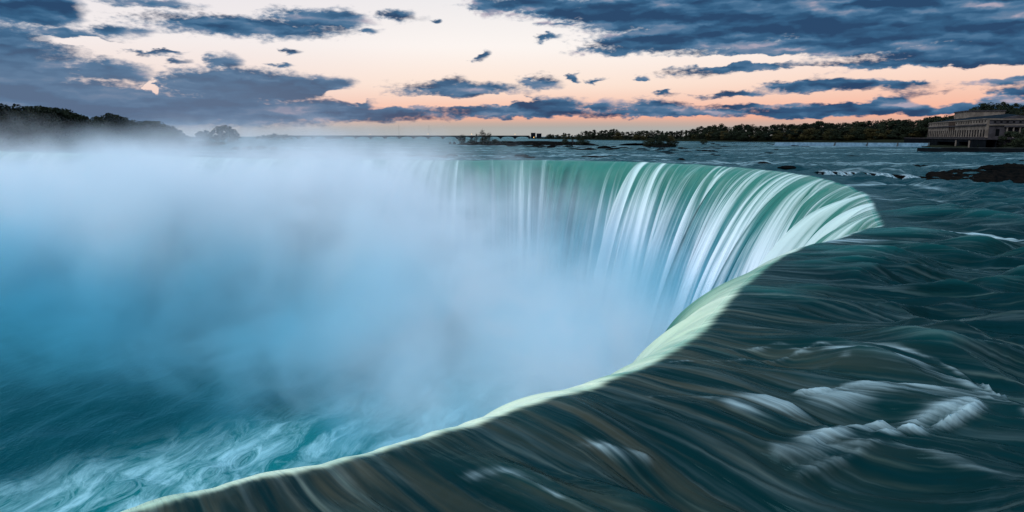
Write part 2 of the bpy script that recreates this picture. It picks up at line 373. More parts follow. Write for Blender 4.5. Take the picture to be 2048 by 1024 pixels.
def wet(g, c, rough, nrm, k, tint):
    """water body under a broken, tinted sheen"""
    d = g.n('ShaderNodeBsdfDiffuse', ins={'Color': c, 'Normal': nrm})
    gl = g.n('ShaderNodeBsdfGlossy', ins={'Color': tint, 'Roughness': rough, 'Normal': nrm})
    f = g.m('MULTIPLY', g.n('ShaderNodeFresnel', ins={'IOR': 1.33, 'Normal': nrm}).outputs[0], k)
    return g.n('ShaderNodeMixShader', ins={0: f, 1: d.outputs[0], 2: gl.outputs[0]})
def water_nodes(mat, falling):
    mat.use_nodes = True; g = NT(mat.node_tree)
    uv = g.n('ShaderNodeUVMap').outputs[0]
    geo = g.n('ShaderNodeNewGeometry'); pos = geo.outputs['Position']
    att = lambda n: g.n('ShaderNodeAttribute', attribute_name=n).outputs['Fac']
    dist = g.v('LENGTH', pos, out=1)
    far = g.ss(dist, 55.0, 140.0)
    nearf = g.m('SUBTRACT', 1.0, far)
    st1 = g.noise(g.v('MULTIPLY', uv, (2.6, 0.13, 1)), 1.0, 3, 0.5, 0.25)
    st2 = g.noise(g.v('MULTIPLY', uv, (0.9, 0.10, 1)), 1.0, 4, 0.6, 0.8)
    st3 = g.noise(g.v('MULTIPLY', uv, (7.0, 0.28, 1)), 1.0, 2, 0.5, 0.2)
    edge0 = att('edge'); foam_ = att('foam')
    edge_ = g.ss(g.m('ADD', edge0, g.m('ADD', g.m('MULTIPLY', g.m('SUBTRACT', st1, 0.5), 0.7), g.m('MULTIPLY', g.m('SUBTRACT', st3, 0.5), 0.2))), 0.02, 0.98); white_ = att('white')
    rib = g.noise(g.v('MULTIPLY', uv, (2.6, 0.030, 1)), 1.0, 6, 0.7, 0.12)
    ribf = g.noise(g.v('MULTIPLY', uv, (7.0, 0.06, 1)), 1.0, 3, 0.6, 0.1)
    w = g.m('ADD', white_, g.m('ADD', g.m('MULTIPLY', g.m('SUBTRACT', rib, 0.5), 1.15), g.m('MULTIPLY', g.m('SUBTRACT', ribf, 0.5), 0.6)))
    nl = att('nearlip'); pale = g.mix(white_, (0.20, 0.40, 0.28, 1), (0.72, 0.82, 0.58, 1))  # pale brink: aerated water, with its backlit green glow put into the colour
    if not falling:
        # silky veil of thin foam drawn out along the current
        veil = g.m('MULTIPLY', g.ss(g.m('ADD', g.m('MULTIPLY', st1, 0.5), g.m('MULTIPLY', st2, 0.5)), 0.48, 0.76), 0.12)
        brown = g.m('MULTIPLY', g.ss(g.noise(g.v('MULTIPLY', uv, (1.5, 0.10, 1)), 1.0, 3, 0.55, 0.4), 0.42, 0.68), g.m('MULTIPLY', g.ss(uv_sep(g, uv)[1], 12.0, 1.0), g.ss(dist, 45.0, 22.0)))
        # far rapids: flecks of broken water
        pf = g.v('MULTIPLY', pos, (0.075, 0.30, 0.3))
        fl = g.noise(pf, 1.0, 6, 0.68, 0.6)
        pf2 = g.v('MULTIPLY', pos, (0.010, 0.028, 0.03))
        zone = g.noise(pf2, 1.0, 3, 0.55)
        fleck = g.ss(g.m('ADD', g.m('MULTIPLY', fl, 0.7), g.m('MULTIPLY', zone, 0.5)), 0.60, 0.76)
        mid = g.ss(dist, 120.0, 260.0)
        fm = g.m('MAXIMUM', g.m('MULTIPLY', g.ss(g.m('ADD', foam_, g.m('ADD', g.m('MULTIPLY', g.m('SUBTRACT', st3, 0.5), 0.9), g.m('MULTIPLY', g.m('SUBTRACT', st1, 0.5), 1.3))), 0.0, 1.35), g.m('MULTIPLY', g.ss(foam_, 0.02, 0.45), 0.85)), veil)
        fm = g.m('MAXIMUM', fm, g.m('MULTIPLY', fleck, g.m('MULTIPLY_ADD', mid, 0.38, g.m('MULTIPLY', far, 0.12))))
        deep = g.mix(g.noise(g.v('MULTIPLY', uv, (0.12, 0.05, 1)), 1.0, 2), (0.0002, 0.006, 0.008, 1), (0.0008, 0.022, 0.021, 1))
        deep = g.mix(g.m('MULTIPLY', g.m('SUBTRACT', 1.0, far), g.ss(att('lift'), 0.2, 1.6)), deep, (0.004, 0.060, 0.056, 1))  # translucent glow of raised crests, put into the colour by wave height
        deep = g.mix(g.m('MULTIPLY', far, 0.8), deep, (0.0015, 0.026, 0.033, 1))
        deep = g.mix(g.m('MULTIPLY', brown, 0.6), deep, (0.060, 0.056, 0.034, 1))
        c = g.mix(fm, deep, (0.42, 0.56, 0.58, 1))
        c = g.mix(g.m('MULTIPLY', edge_, 0.95), c, g.mix(nl, g.mix(g.ss(w, 0.26, 0.92), (0.02, 0.15, 0.11, 1), (0.50, 0.64, 0.60, 1)), pale))
        rough = g.m('MULTIPLY_ADD', fm, 0.5, 0.17)
        bh = g.m('ADD', g.m('MULTIPLY', st1, 0.065), g.m('ADD', g.m('MULTIPLY', st3, 0.010), g.m('MULTIPLY', st2, 0.16)))
        pb = g.v('MULTIPLY', pos, (0.35, 0.9, 0.8))
        bf = g.noise(pb, 1.0, 5, 0.6)
        b1 = g.n('ShaderNodeBump', ins={'Strength': g.m('MULTIPLY', nearf, 0.8), 'Distance': 1.0, 'Height': bh})
        b2 = g.n('ShaderNodeBump', ins={'Strength': g.m('MULTIPLY', far, 0.5), 'Distance': 0.8, 'Height': bf, 'Normal': b1.outputs[0]})
        bs = wet(g, c, rough, b2.outputs[0], 0.43, (0.34, 0.66, 0.76, 1))
    else:
        fallen = att('fallen')
        green = g.mix(g.ss(fallen, 0.02, 0.55), (0.02, 0.15, 0.11, 1), (0.012, 0.17, 0.24, 1))
        wh = g.mix(g.ss(fallen, 0.02, 0.5), (0.50, 0.64, 0.60, 1), (0.74, 0.80, 0.86, 1))
        c = g.mix(g.ss(w, 0.26, 0.92), green, wh)
        c = g.mix(g.m('MULTIPLY', nl, g.ss(fallen, 0.12, 0.02)), c, pale)
        bh = g.m('ADD', g.m('MULTIPLY', rib, 0.30), g.m('MULTIPLY', ribf, 0.06))
        b1 = g.n('ShaderNodeBump', ins={'Strength': 0.6, 'Distance': 1.0, 'Height': bh})
        bs = g.n('ShaderNodeBsdfPrincipled', ins={'Base Color': c, 'Roughness': g.m('MULTIPLY_ADD', g.ss(fallen, 0, 0.2), 0.35, 0.35), 'Normal': b1.outputs[0], 'IOR': 1.33})
    g.n('ShaderNodeOutputMaterial', ins={0: bs.outputs[0]})
def uv_sep(g, uv):
    s = g.n('ShaderNodeSeparateXYZ', ins={0: uv}); return s.outputs
water_nodes(M_water, False); water_nodes(M_fall, True)

# plunge pool
def build_pool():
    m = bpy.data.materials.new('pool_water'); m.use_nodes = True; g = NT(m.node_tree)
    pos = g.n('ShaderNodeNewGeometry').outputs['Position']
    w = g.v('SUBTRACT', g.noise(pos, 0.03, 3, 0.5, out=1), (0.5, 0.5, 0.5))
    pw = g.v('MULTIPLY_ADD', w, (15, 15, 0), pos)
    # direction of the outflow streaks: turned 35 degrees
    rot = g.n('ShaderNodeVectorRotate', ins={'Vector': pw, 'Angle': R(-76)}); rot.rotation_type = 'Z_AXIS'
    s1 = g.noise(g.v('MULTIPLY', rot.outputs[0], (0.028, 0.20, 1)), 1.0, 7, 0.66, 0.2)
    rg = g.m('SUBTRACT', 1.0, g.m('MULTIPLY', g.m('ABSOLUTE', g.m('SUBTRACT', g.noise(g.v('MULTIPLY', rot.outputs[0], (0.02, 0.10, 1)), 1.0, 5, 0.62, 0.15), 0.5)), 13.0), clamp=True)
    # foam belongs to the belt under the near brink
    sep = g.n('ShaderNodeSeparateXYZ', ins={0: pw})
    belt = g.m('ADD', g.m('MULTIPLY', sep.outputs[0], 0.62), g.m('MULTIPLY', sep.outputs[1], -0.785))   # across-belt coordinate
    bm_ = g.ss(belt, -146.0, -122.0)
    f1 = g.m('MULTIPLY', g.m('MAXIMUM', g.ss(s1, 0.40, 0.72), g.m('MULTIPLY', rg, 0.42)), bm_)
    f2 = g.m('MULTIPLY', g.ss(g.noise(pos, 0.22, 5, 0.7, 1.0), 0.60, 0.78), 0.14)
    f = g.m('MAXIMUM', f1, f2)
    deep = g.mix(bm_, (0.0001, 0.046, 0.058, 1), (0.0005, 0.125, 0.130, 1))
    c = g.mix(g.m('MULTIPLY', f, 0.68), deep, (0.42, 0.72, 0.78, 1))
    b = g.n('ShaderNodeBump', ins={'Strength': 0.6, 'Distance': 1.5, 'Height': g.m('ADD', s1, g.m('MULTIPLY', g.noise(pos, 0.3, 4, 0.6), 0.4))})
    bs = wet(g, c, 0.4, b.outputs[0], 0.4, (0.3, 0.65, 0.75, 1))
    g.n('ShaderNodeOutputMaterial', ins={0: bs.outputs[0]})
    X, Y = np.meshgrid(np.linspace(-520, 120, 260), np.linspace(20, 420, 200), indexing='ij')
    Z = -51+0.35*vn(0, X, Y, 5, 5)+0.25*vn(1, X, Y, 2.5, 9)
    o = grid_mesh('plunge_pool', np.stack([X, Y, Z], -1), m); tag(o, kind='structure')
build_pool()

def rock_mat(name, c0, c1, sc_=1.0, rough=0.75):
    m = bpy.data.materials.new(name); m.use_nodes = True; g = NT(m.node_tree)
    tc = g.n('ShaderNodeTexCoord').outputs['Object']
    n = g.noise(tc, 0.9*sc_, 6, 0.65)
    c = g.mix(g.ss(n, 0.35, 0.65), c0, c1)
    b = g.n('ShaderNodeBump', ins={'Strength': 0.7, 'Distance': 0.4, 'Height': n})
    bs = g.n('ShaderNodeBsdfDiffuse', ins={'Color': c, 'Roughness': 0.6, 'Normal': b.outputs[0]})
    g.n('ShaderNodeOutputMaterial', ins={0: bs.outputs[0]}); return m
M_rock = rock_mat('wet_rock', (0.002, 0.003, 0.0035, 1), (0.008, 0.007, 0.006, 1), 1.0, 0.8)
M_cliff = rock_mat('cliff_rock', (0.03, 0.035, 0.035, 1), (0.07, 0.07, 0.065, 1), 0.15)
M_land = rock_mat('bank_soil', (0.006, 0.008, 0.006, 1), (0.014, 0.017, 0.010, 1), 0.3, 0.95)

# cliff behind the sheet
def build_cliff():
    sub = slice(None, None, 6)
    zs = np.array([-1.6, -6, -14, -26, -38, -52.0])
    X = LX[sub][:, None]+np.cos(TH0[sub])[:, None]*(1.5+0*zs)[None, :]; Y = LY[sub][:, None]+np.sin(TH0[sub])[:, None]*(1.5+0*zs)[None, :]
    X = X+vn(0, S[sub][:, None]+0*X, zs[None, :]+0*X, 5, 5)*0.5
    o = grid_mesh('cliff', np.stack([X, Y, zs[None, :]+0*X], -1), M_cliff); tag(o, kind='structure')
build_cliff()


# ------------------------------------------------------------------ the ledge and the little cascade on the right
def top_z(py, dist):           # height that a photo row has at a forward distance
    d = ray(1024, py); return CAMH+d[2]/d[1]*dist
def rock_mesh(seed, flat=0.45, sub=3):
    bm = bmesh.new(); bmesh.ops.create_icosphere(bm, subdivisions=sub, radius=0.5)
    for v in bm.verts:
        c = v.co.copy(); n = mnoise.noise(c*2.2+Vector((seed*7.1, 0, 0)))*0.30+mnoise.noise(c*5.5+Vector((0, seed*3.3, 0)))*0.14
        v.co = c*(1+n); v.co.z = max(v.co.z, -0.2)*flat*1.6
        v.co.z = round(v.co.z*9)/9*0.5+v.co.z*0.5
    me = bpy.data.meshes.new('rock'); bm.to_mesh(me); bm.free(); me.materials.append(M_rock)
    me.polygons.foreach_set('use_smooth', [False]*len(me.polygons)); return me
ROCKS = [rock_mesh(i, 0.30+0.06*(i % 4)) for i in range(7)]
rnd = random.Random(5)
def rock(x, y, w, h, d=None, label=None, group=None, seed=None, z=-0.1, name='rock'):
    o = bpy.data.objects.new(name, ROCKS[rnd.randrange(7) if seed is None else seed % 7]); col.objects.link(o)
    o.location = (x, y, z); o.rotation_euler = (0, 0, rnd.uniform(-0.35, 0.35)+(math.pi if rnd.random() < .5 else 0)); o.scale = (w, d or w*rnd.uniform(0.7, 1.3), h*2.2)
    return tag(o, label, 'rock', group)

def build_ledge():
    # broad flat shelf of dark rock reaching in from the right bank
    n, m_ = 260, 120
    U, V = np.meshgrid(np.linspace(0, 1, n), np.linspace(0, 1, m_), indexing='ij')
    x0, y0 = gp(1846, 363); x1, y1 = gp(2110, 368)
    bx, by = gp(1930, 343); cx_, cy_ = gp(2110, 332)
    X = x0+(x1-x0)*U; Yf = y0+(y1-y0)*U
    Yb = y0+4+(by-y0-4)*sstep(U, 0.0, 0.35)+(cy_-by)*sstep(U, 0.3, 0.95)
    Y = Yf+(Yb-Yf)*V; X = X+(cx_-x1)*V*U*0.9
    e = np.minimum(sstep(U, 0, 0.05), 1)*sstep(V, 0, 0.06)*sstep(1-V, 0, 0.1)
    Z = (0.72+0.30*vn(0, X, Y, 6, 4)+0.22*vn(1, X, Y, 2.2, 1.8)+0.12*vn(2, X, Y, 0.8, 0.8)-0.30*sstep(V, .2, .6)+0.5*U)
    Z = np.where(vn(3, X, Y, 4.5, 5) > 0.9, np.minimum(Z, 0.12), Z)
    Z = (np.round(Z*4)/4*0.6+Z*0.4)*0.72
    Z = -0.5+(Z+0.5)*e
    o = grid_mesh('rock_ledge', np.stack([X, Y, Z], -1), M_rock)
    tag(o, 'broad black rock shelf at the right edge beside the small cascade', 'rock ledge')
    for px, py, w, h in [(2018, 345, 9.5, 1.9), (1985, 350, 5, 1.0), (2046, 352, 6, 1.5)]:
        x, y = gp(px, py)
        rock(x, y, w, h, w*0.7, label={2018: 'large rounded dark boulder crowning the rock shelf', 1985: 'smaller dark boulder left of the large one on the rock shelf', 2046: 'dark boulder on the rock shelf cut by the right edge'}[px], z=0.4, name='boulder')
    # sill of the cascade: a line of low rocks with white water slipping over it
    P = [gp(*p) for p in [(1640, 347), (1700, 350), (1760, 353), (1850, 360)]]
    bm = bmesh.new(); n = 90
    pts = [(np.interp(i/n*3, [0, 1, 2, 3], [p[0] for p in P]), np.interp(i/n*3, [0, 1, 2, 3], [p[1] for p in P])) for i in range(n+1)]
    rows = []
    for i, (x, y) in enumerate(pts):
        h = 0.55+0.22*mnoise.noise(Vector((i*0.21, 3, 0)))+0.14*mnoise.noise(Vector((i*0.7, 0, 0)))
        h *= min(1, 0.55+0.45*i/30)
        yy = y+0.9*mnoise.noise(Vector((i*.15, 9, 0)))
        rows.append([bm.verts.new((x, yy+dy, z)) for dy, z in ((-1.0, -0.4), (-0.55, h*0.6), (-0.2, h), (1.6, h*0.95), (3.6, h*0.2), (5.0, -0.4))])
    for a, b in zip(rows, rows[1:]):
        for k in range(5): bm.faces.new((a[k], b[k], b[k+1], a[k+1]))
    o = mk('rock_sill', bm, M_rock); tag(o, 'low dark rock sill with white water slipping over it', 'rock ledge')
    m = bpy.data.materials.new('cascade_water'); m.use_nodes = True; g = NT(m.node_tree)
    uv = g.n('ShaderNodeUVMap').outputs[0]
    n1 = g.noise(g.v('MULTIPLY', uv, (2.6, 0.25, 1)), 1.0, 4, 0.65)
    bs = g.n('ShaderNodeBsdfPrincipled', ins={'Base Color': g.mix(g.ss(n1, 0.35, 0.65), (0.02, 0.07, 0.09, 1), (0.26, 0.36, 0.40, 1)), 'Roughness': 0.5})
    g.n('ShaderNodeOutputMaterial', ins={0: bs.outputs[0]})
    k = 0
    # separate tongues of falling water between the rocks
    for (a, b) in [(0.02, 0.15), (0.18, 0.26), (0.285, 0.33), (0.36, 0.47), (0.50, 0.545), (0.57, 0.80), (0.815, 0.97)]:
        ii = np.linspace(a*n, b*n, 40); X = np.interp(ii, range(n+1), [p[0] for p in pts]); Y = np.array([np.interp(t, range(n+1), [p[1] for p in pts])+0.9*mnoise.noise(Vector((t*.15, 9, 0))) for t in ii])
        prof = [(2.2, .60), (0.6, .63), (0.0, .60), (-0.55, .50), (-1.0, .25), (-1.4, .02), (-2.6, -.10)]
        rag = np.array([mnoise.noise(Vector((t*1.3, 5, 0))) for t in ii])
        e = np.minimum(np.arange(40), np.arange(40)[::-1])/8; e = np.clip(e, 0, 1)
        PX = np.stack([X]*7, 1); PY = np.stack([Y+dy*(1+0.3*rag)-0.12 for dy, z in prof], 1)
        PZ = np.stack([z*(0.75+0.6*rag)*e+0.10*(z > 0)+0.04-(1-e)*0.35 for dy, z in prof], 1)
        UV = np.stack([np.stack([X*2]*7, 1), np.stack([np.full(40, j*1.0) for j in range(7)], 1)], -1)
        o = grid_mesh('cascade', np.stack([PX, PY, PZ], -1), m, uv=UV, flip=True)
        lab = ['thin white run of water at the left end of the rock sill', 'short white spill second from the left end of the sill', 'narrow white spill between two dark rocks of the sill', 'bright white spill near the middle of the rock sill', 'narrowest white spill just right of the sill middle', 'widest white cascade on the right half of the sill', 'white cascade touching the left tip of the rock shelf'][k]
        tag(o, lab, 'cascade', 'spills over the small rock sill'); k += 1
build_ledge()

# explicit rocks (photo pixel, waterline), then the scattered shoal
for px, py, w, h, lab in [
    (1525, 327, 5.2, 1.0, 'dark rock awash at the brink, left of its twin, white water round it'), (1572, 337, 4.8, 1.05, 'dark rock just above the brink with a pale streak at its left foot'),
    (1604, 336, 2.0, .3, 'small flat dark rock right of the brink rock'),
    (1830, 331, 3.0, .45, 'small dark rock alone in the calm reach, left of a pair'), (1849, 331, 2.0, .45, 'small dark rock, left of a close pair in the calm reach'), (1860, 330, 2.6, .55, 'small dark rock, right of a close pair in the calm reach'),
    (1705, 312, 4.5, .5, 'low flat dark rock out in the open river'), (1480, 302, 4.0, .9, 'peaked dark rock at the right tip of the shoal'), (1537, 306, 5.0, .7, 'flat dark rock between the shoal and the open river'),
    (1552, 299, 3.2, .7, 'small dark rock in the white riffle'), (1363, 320, 2.6, 1.4, 'pointed dark rock standing near the brink below the shrub island'),
    (1044, 312, 5.6, 1.5, 'largest black rock of the group above the far brink'), (1022, 309, 3.2, .7, 'low black rock left of the largest one above the far brink'), (1058, 315, 4.4, .6, 'low black rock right of the largest one above the far brink'), (1032, 314, 2.5, .5, 'small black rock under the largest one above the far brink'),
    (1182, 313, 7, .8, 'long flat black rock above the middle of the far brink'), (1200, 315, 10, 1.1, 'longest black rock slab above the middle of the far brink'), (1222, 313, 7, .9, 'flat black rock at the right end of the slab group'), (1248, 311, 2.6, .8, 'single small black rock right of the slab group'), (1178, 309, 3, .5, 'small black rock behind the slab group'), (1228, 318, 4, .5, 'black rock in front of the slab group'),
    (2046, 322, 2.4, .7, 'small dark rock in calm water cut by the right edge'), (900, 288, 3.2, 3.2, 'small dark upright rock left of the islet, outer of two'), (909, 288, 3.4, 3.0, 'small dark upright rock left of the islet, inner of two'),
    (830, 313, 9, 1.4, 'low rock slab in the misty rapids, left of the far brink'), (870, 314, 12, 1.2, 'longer low rock slab in the misty rapids above the far brink'), (905, 312, 5, 1.0, 'small rock at the right of the misty slabs'), (1210, 297, 10, 2.6, 'mossy dark hump of rock among the shoal')]:
    x, y = gp(px, py); rock(x, y, w, h, label=lab)
for i in range(190):
    px = rnd.uniform(925, 1440); lo = np.interp(px, [925, 1000, 1200, 1440], [289, 291, 291, 296]); hi = np.interp(px, [925, 1000, 1120, 1300, 1380, 1440], [290, 292.5, 299, 303, 315, 313])
    py = rnd.uniform(lo, hi); x, y = gp(px, py); w = rnd.choice((1.6, 2.2, 3, 4.2, 6, 7))
    rock(x, y, w, w*rnd.uniform(0.10, 0.22), label='small black rock of the shoal between the two shrubby islets', group='rocks of the shoal')
for i in range(46):
    px = rnd.uniform(1400, 1620); py = rnd.uniform(287, 294); x, y = gp(px, py); w = rnd.uniform(2.2, 6)
    rock(x, y, w, w*0.15, label='small black rock in the white riffle below the wooded bank', group='rocks of the far riffle')

# ------------------------------------------------------------------ trees
def leaf_mat(name, a, b):
    m = bpy.data.materials.new(name); m.use_nodes = True; g = NT(m.node_tree)
    pos = g.n('ShaderNodeNewGeometry'); n = g.noise(pos.outputs['Position'], 0.18, 3, 0.6)
    oi = g.n('ShaderNodeObjectInfo').outputs['Random']
    f = g.m('ADD', g.m('MULTIPLY', oi, 0.6), g.m('MULTIPLY', g.m('SUBTRACT', n, 0.3), 0.9), clamp=True)
    bs = g.n('ShaderNodeBsdfPrincipled', ins={'Base Color': g.mix(f, a, b), 'Roughness': 0.9, 'Specular IOR Level': 0.1})
    g.n('ShaderNodeOutputMaterial', ins={0: bs.outputs[0]}); return m
M_leaf = leaf_mat('dark_foliage', (0.005, 0.011, 0.009, 1), (0.022, 0.028, 0.013, 1))
M_olive = leaf_mat('autumn_foliage', (0.024, 0.026, 0.010, 1), (0.052, 0.040, 0.014, 1))
M_bark = rock_mat('bark', (0.014, 0.012, 0.010, 1), (0.03, 0.026, 0.02, 1), 1.0, 0.9)
def tree_proto(seed, w=0.75, crown0=0.22, kind='round', mat=None, leaves=3400, lsz=0.036):
    """unit-height tree, returns (trunk mesh, crown mesh)"""
    r = np.random.default_rng(seed); rr = random.Random(seed)
    bm = bmesh.new()
    lean = (rr.uniform(-.05, .05), rr.uniform(-.05, .05))
    tops = []
    hT = 0.80 if kind != 'shrub' else 0.35
    tube(bm, [(0, 0, -0.05), (lean[0]*.4, lean[1]*.4, hT*.35), (lean[0], lean[1], hT*.7), (lean[0]*1.3, lean[1]*1.3, hT)], [0.026, 0.020, 0.012, 0.004], 7)
    for k in range(9 if kind != 'bare' else 26):
        a = rr.uniform(0, 6.283); z0_ = rr.uniform(crown0*.8, hT*.9); L = w*0.5*rr.uniform(.5, .95)*(1.15-z0_)
        z1_ = min(z0_+L*rr.uniform(.5, 1.2), 0.96)
        p0 = (lean[0]*z0_, lean[1]*z0_, z0_); p1 = (p0[0]+math.cos(a)*L*.5, p0[1]+math.sin(a)*L*.5, z0_+(z1_-z0_)*.6); p2 = (p0[0]+math.cos(a)*L, p0[1]+math.sin(a)*L, z1_)
        tube(bm, [p0, p1, p2], [0.010, 0.007, 0.003], 5); tops.append(p2)
        if kind == 'bare':
            for j in range(3):
                q = (p1[0]+rr.uniform(-.1, .1), p1[1]+rr.uniform(-.1, .1), p1[2]+rr.uniform(.06, .2)); tube(bm, [p1, q], [0.005, 0.002], 4); tops.append(q)
    tm = bpy.data.meshes.new('trunk'); bm.to_mesh(tm); bm.free(); tm.materials.append(M_bark)
    nb = 26 if kind != 'shrub' else 40
    C = []
    for i in range(nb):
        u = rr.random(); a = rr.uniform(0, 6.283)
        if kind == 'cone':
            z = crown0+(1-crown0)*u; rad = w*.5*(1-u)**.9*rr.uniform(.3, 1)
        else:
            z = crown0+(0.93-crown0)*u; prof = math.sin(math.pi*min(max((u*.85+.12), 0), 1))**.6; rad = w*.5*prof*math.sqrt(rr.uniform(.05, 1))*.85
        C.append((math.cos(a)*rad, math.sin(a)*rad*.9, z, rr.uniform(.07, .15)*(1-0.4*u if kind == 'cone' else 1)*(1.9 if kind == 'shrub' else 1)))
    if kind == 'bare': C = [(t[0], t[1], t[2], .045) for t in tops]
    C = np.array(C); n = leaves; ci = r.integers(0, len(C), n)
    d = r.standard_normal((n, 3)); d /= np.linalg.norm(d, axis=1)[:, None]
    cen = C[ci, :3]+d*(C[ci, 3]*r.uniform(.3, 1.15, n)**.6)[:, None]*np.array([1.15, 1.15, .85])
    a1 = r.standard_normal((n, 3)); a1 /= np.linalg.norm(a1, axis=1)[:, None]
    a2 = np.cross(a1, r.standard_normal((n, 3))); a2 /= np.linalg.norm(a2, axis=1)[:, None]
    sz = lsz*r.uniform(.5, 1.3, n)[:, None]*.5
    V = np.stack([cen-a1*sz-a2*sz*.7, cen+a1*sz-a2*sz*.6, cen+a1*sz*.8+a2*sz, cen-a1*sz*.9+a2*sz*.8], 1).reshape(-1, 3)
    V[:, 2] = np.maximum(V[:, 2], 0.0)
    cm = bpy.data.meshes.new('crown'); cm.vertices.add(len(V)); cm.vertices.foreach_set('co', V.reshape(-1).astype(np.float32))
    cm.loops.add(len(V)); cm.loops.foreach_set('vertex_index', np.arange(len(V), dtype=np.int32)); cm.polygons.add(n); cm.polygons.foreach_set('loop_start', np.arange(0, 4*n, 4, dtype=np.int32)); cm.update(calc_edges=True)
    cm.materials.append(mat or M_leaf); return tm, cm
PR = dict(round=[tree_proto(i, 0.95+0.1*(i % 3), 0.06+.03*(i % 3)) for i in range(4)], tall=[tree_proto(20+i, 0.75, 0.08) for i in range(3)],
          olive=[tree_proto(30+i, 0.9, 0.08, mat=M_olive) for i in range(2)], cone=[tree_proto(40, 0.34, 0.08, 'cone')],
          bare=[tree_proto(50+i, 0.95, 0.25, 'bare', leaves=420, lsz=.026) for i in range(2)], shrub=[tree_proto(60+i, 1.7, 0.05, 'shrub', leaves=3200, lsz=.05) for i in range(3)],
          oshrub=[tree_proto(70, 1.5, 0.05, 'shrub', mat=M_olive, leaves=2600, lsz=.05)])
def tree(x, y, z, h, kind='round', label='', group=None, cat='tree', wx=1.0, name=None):
    tm, cm = rnd.choice(PR[kind])
    nm = name or {'cone': 'conifer', 'shrub': 'shrub', 'oshrub': 'shrub', 'bare': 'bare_tree'}.get(kind, 'tree')
    e = empty(nm, (x, y, z), rnd.uniform(0, 6.28)); e.scale = (h*wx, h*wx, h)
    for n_, me in (('trunk', tm), ('crown', cm)):
        o = bpy.data.objects.new(n_, me); col.objects.link(o); o.parent = e
    return tag(e, label, cat, group)

# right bank: low land with a wooded hill behind the power station
SH = [(60, 2300), (92, 1800), (165, 1450), (238, 1150), (332, 930), (400, 800), (372, 690), (352, 600), (336, 556), (284, 404), (264, 300), (256, 200), (250, 60)]
def shore_x(y): return np.interp(y, [p[1] for p in SH[::-1]], [p[0] for p in SH[::-1]])
SH = [(x*0.965, y) for x, y in SH]
def land_z(x, y):
    ins = np.maximum(x-shore_x(y), 0)
    z = 0.5+np.minimum(ins*0.12, 3.0)+3*sstep(ins, 60, 300)
    z = z+20*np.exp(-(((y-640)/170.0)**2))*sstep(ins, 45, 130)
    return np.where(x < shore_x(y)+0.01, -2.0, z)
def build_land():
    Yv = np.linspace(60, 2300, 260); I = np.r_[-3, 0, 1.5, 6, 15, 30, 50, 80, 120, 180, 300, 600, 1500]
    Y, I_ = np.meshgrid(Yv, I, indexing='ij'); X = shore_x(Y)+I_
    Z = np.where(I_ < 0, -2.0, land_z(X+0.02, Y))+0.4*vn(0, X, Y, 25, 25)*(I_ > 0)
    o = grid_mesh('land', np.stack([X, Y, Z], -1), M_land, flip=True); tag(o, kind='structure')
build_land()
TOP = [(1085, 268), (1096, 264), (1110, 266), (1130, 266), (1150, 267), (1165, 262), (1182, 259), (1200, 262), (1225, 257), (1250, 262), (1300, 259), (1340, 262), (1380, 258), (1410, 252), (1440, 249), (1460, 252), (1495, 247), (1530, 251), (1565, 249), (1600, 248), (1640, 242), (1660, 246), (1700, 242), (1730, 240), (1760, 241), (1790, 238), (1830, 240), (1870, 232), (1900, 232)]
rl = {'round': 'dark round tree of the right bank', 'tall': 'dark slender tree of the right bank', 'olive': 'olive autumn tree of the right bank', 'cone': 'small pointed conifer of the right bank', 'bare': 'bare-twigged tree of the right bank'}
def zone(px):
    return (' near the tower blocks' if px < 1135 else ' behind the rock bar' if px < 1200 else ' left of the islet' if px < 1285 else ' behind the bushy islet' if px < 1360 else
            ' right of the islet' if px < 1450 else ' behind the riffle' if px < 1560 else ' at the weir end' if px < 1660 else ' above the weir middle' if px < 1760 else ' above the right weir' if px < 1850 else ' touching the power station')
px = 1086.0
while px < 1905:
    d = float(np.interp(px, [1086, 1170, 1300, 1500, 1700, 1905], [1830, 1500, 1180, 950, 820, 640]))+rnd.uniform(0, 25)
    x, y = at(px, d); x = max(x, float(shore_x(y))+9); zt = top_z(float(np.interp(px, [t[0] for t in TOP], [t[1] for t in TOP]))+rnd.uniform(-1.5, 3.5), y); z0_ = float(land_z(x, y))-0.4
    k = rnd.choice(['round', 'round', 'tall', 'round', 'tall', 'bare']); 
    tree(x, y, z0_, max(zt-z0_, 6), k, rl[k]+zone(px), 'trees of the wooded right bank', wx=1.1)
    px += rnd.uniform(5.5, 9.5)
px = 1092.0
while px < 1850:      # lower front rank at the water
    d = float(np.interp(px, [1086, 1170, 1300, 1500, 1700, 1905], [1810, 1480, 1160, 935, 806, 660]))
    x, y = at(px, d); x = max(x, float(shore_x(y))+2); z0_ = float(land_z(x, y))-0.4
    fr_ = rnd.uniform(0.45, 0.72)
    zt = top_z(float(np.interp(px, [t[0] for t in TOP], [t[1] for t in TOP])), y)
    k = rnd.choice(['round', 'round', 'olive', 'round', 'olive' if px > 1380 else 'round']) if not (1320 < px < 1375) else 'cone'
    tree(x, y, z0_, max((zt-z0_)*(fr_ if k != 'cone' else 0.9), 5), k, rl[k].replace(' of the', ' at the front of the', 1)+zone(px), 'trees of the wooded right bank', wx=1.7 if k != 'cone' else 1)
    px += rnd.uniform(7, 11)
HT = [(1900, 234), (1925, 223), (1940, 211), (1960, 206), (1985, 203), (2010, 206), (2035, 208), (2070, 210), (2110, 212)]
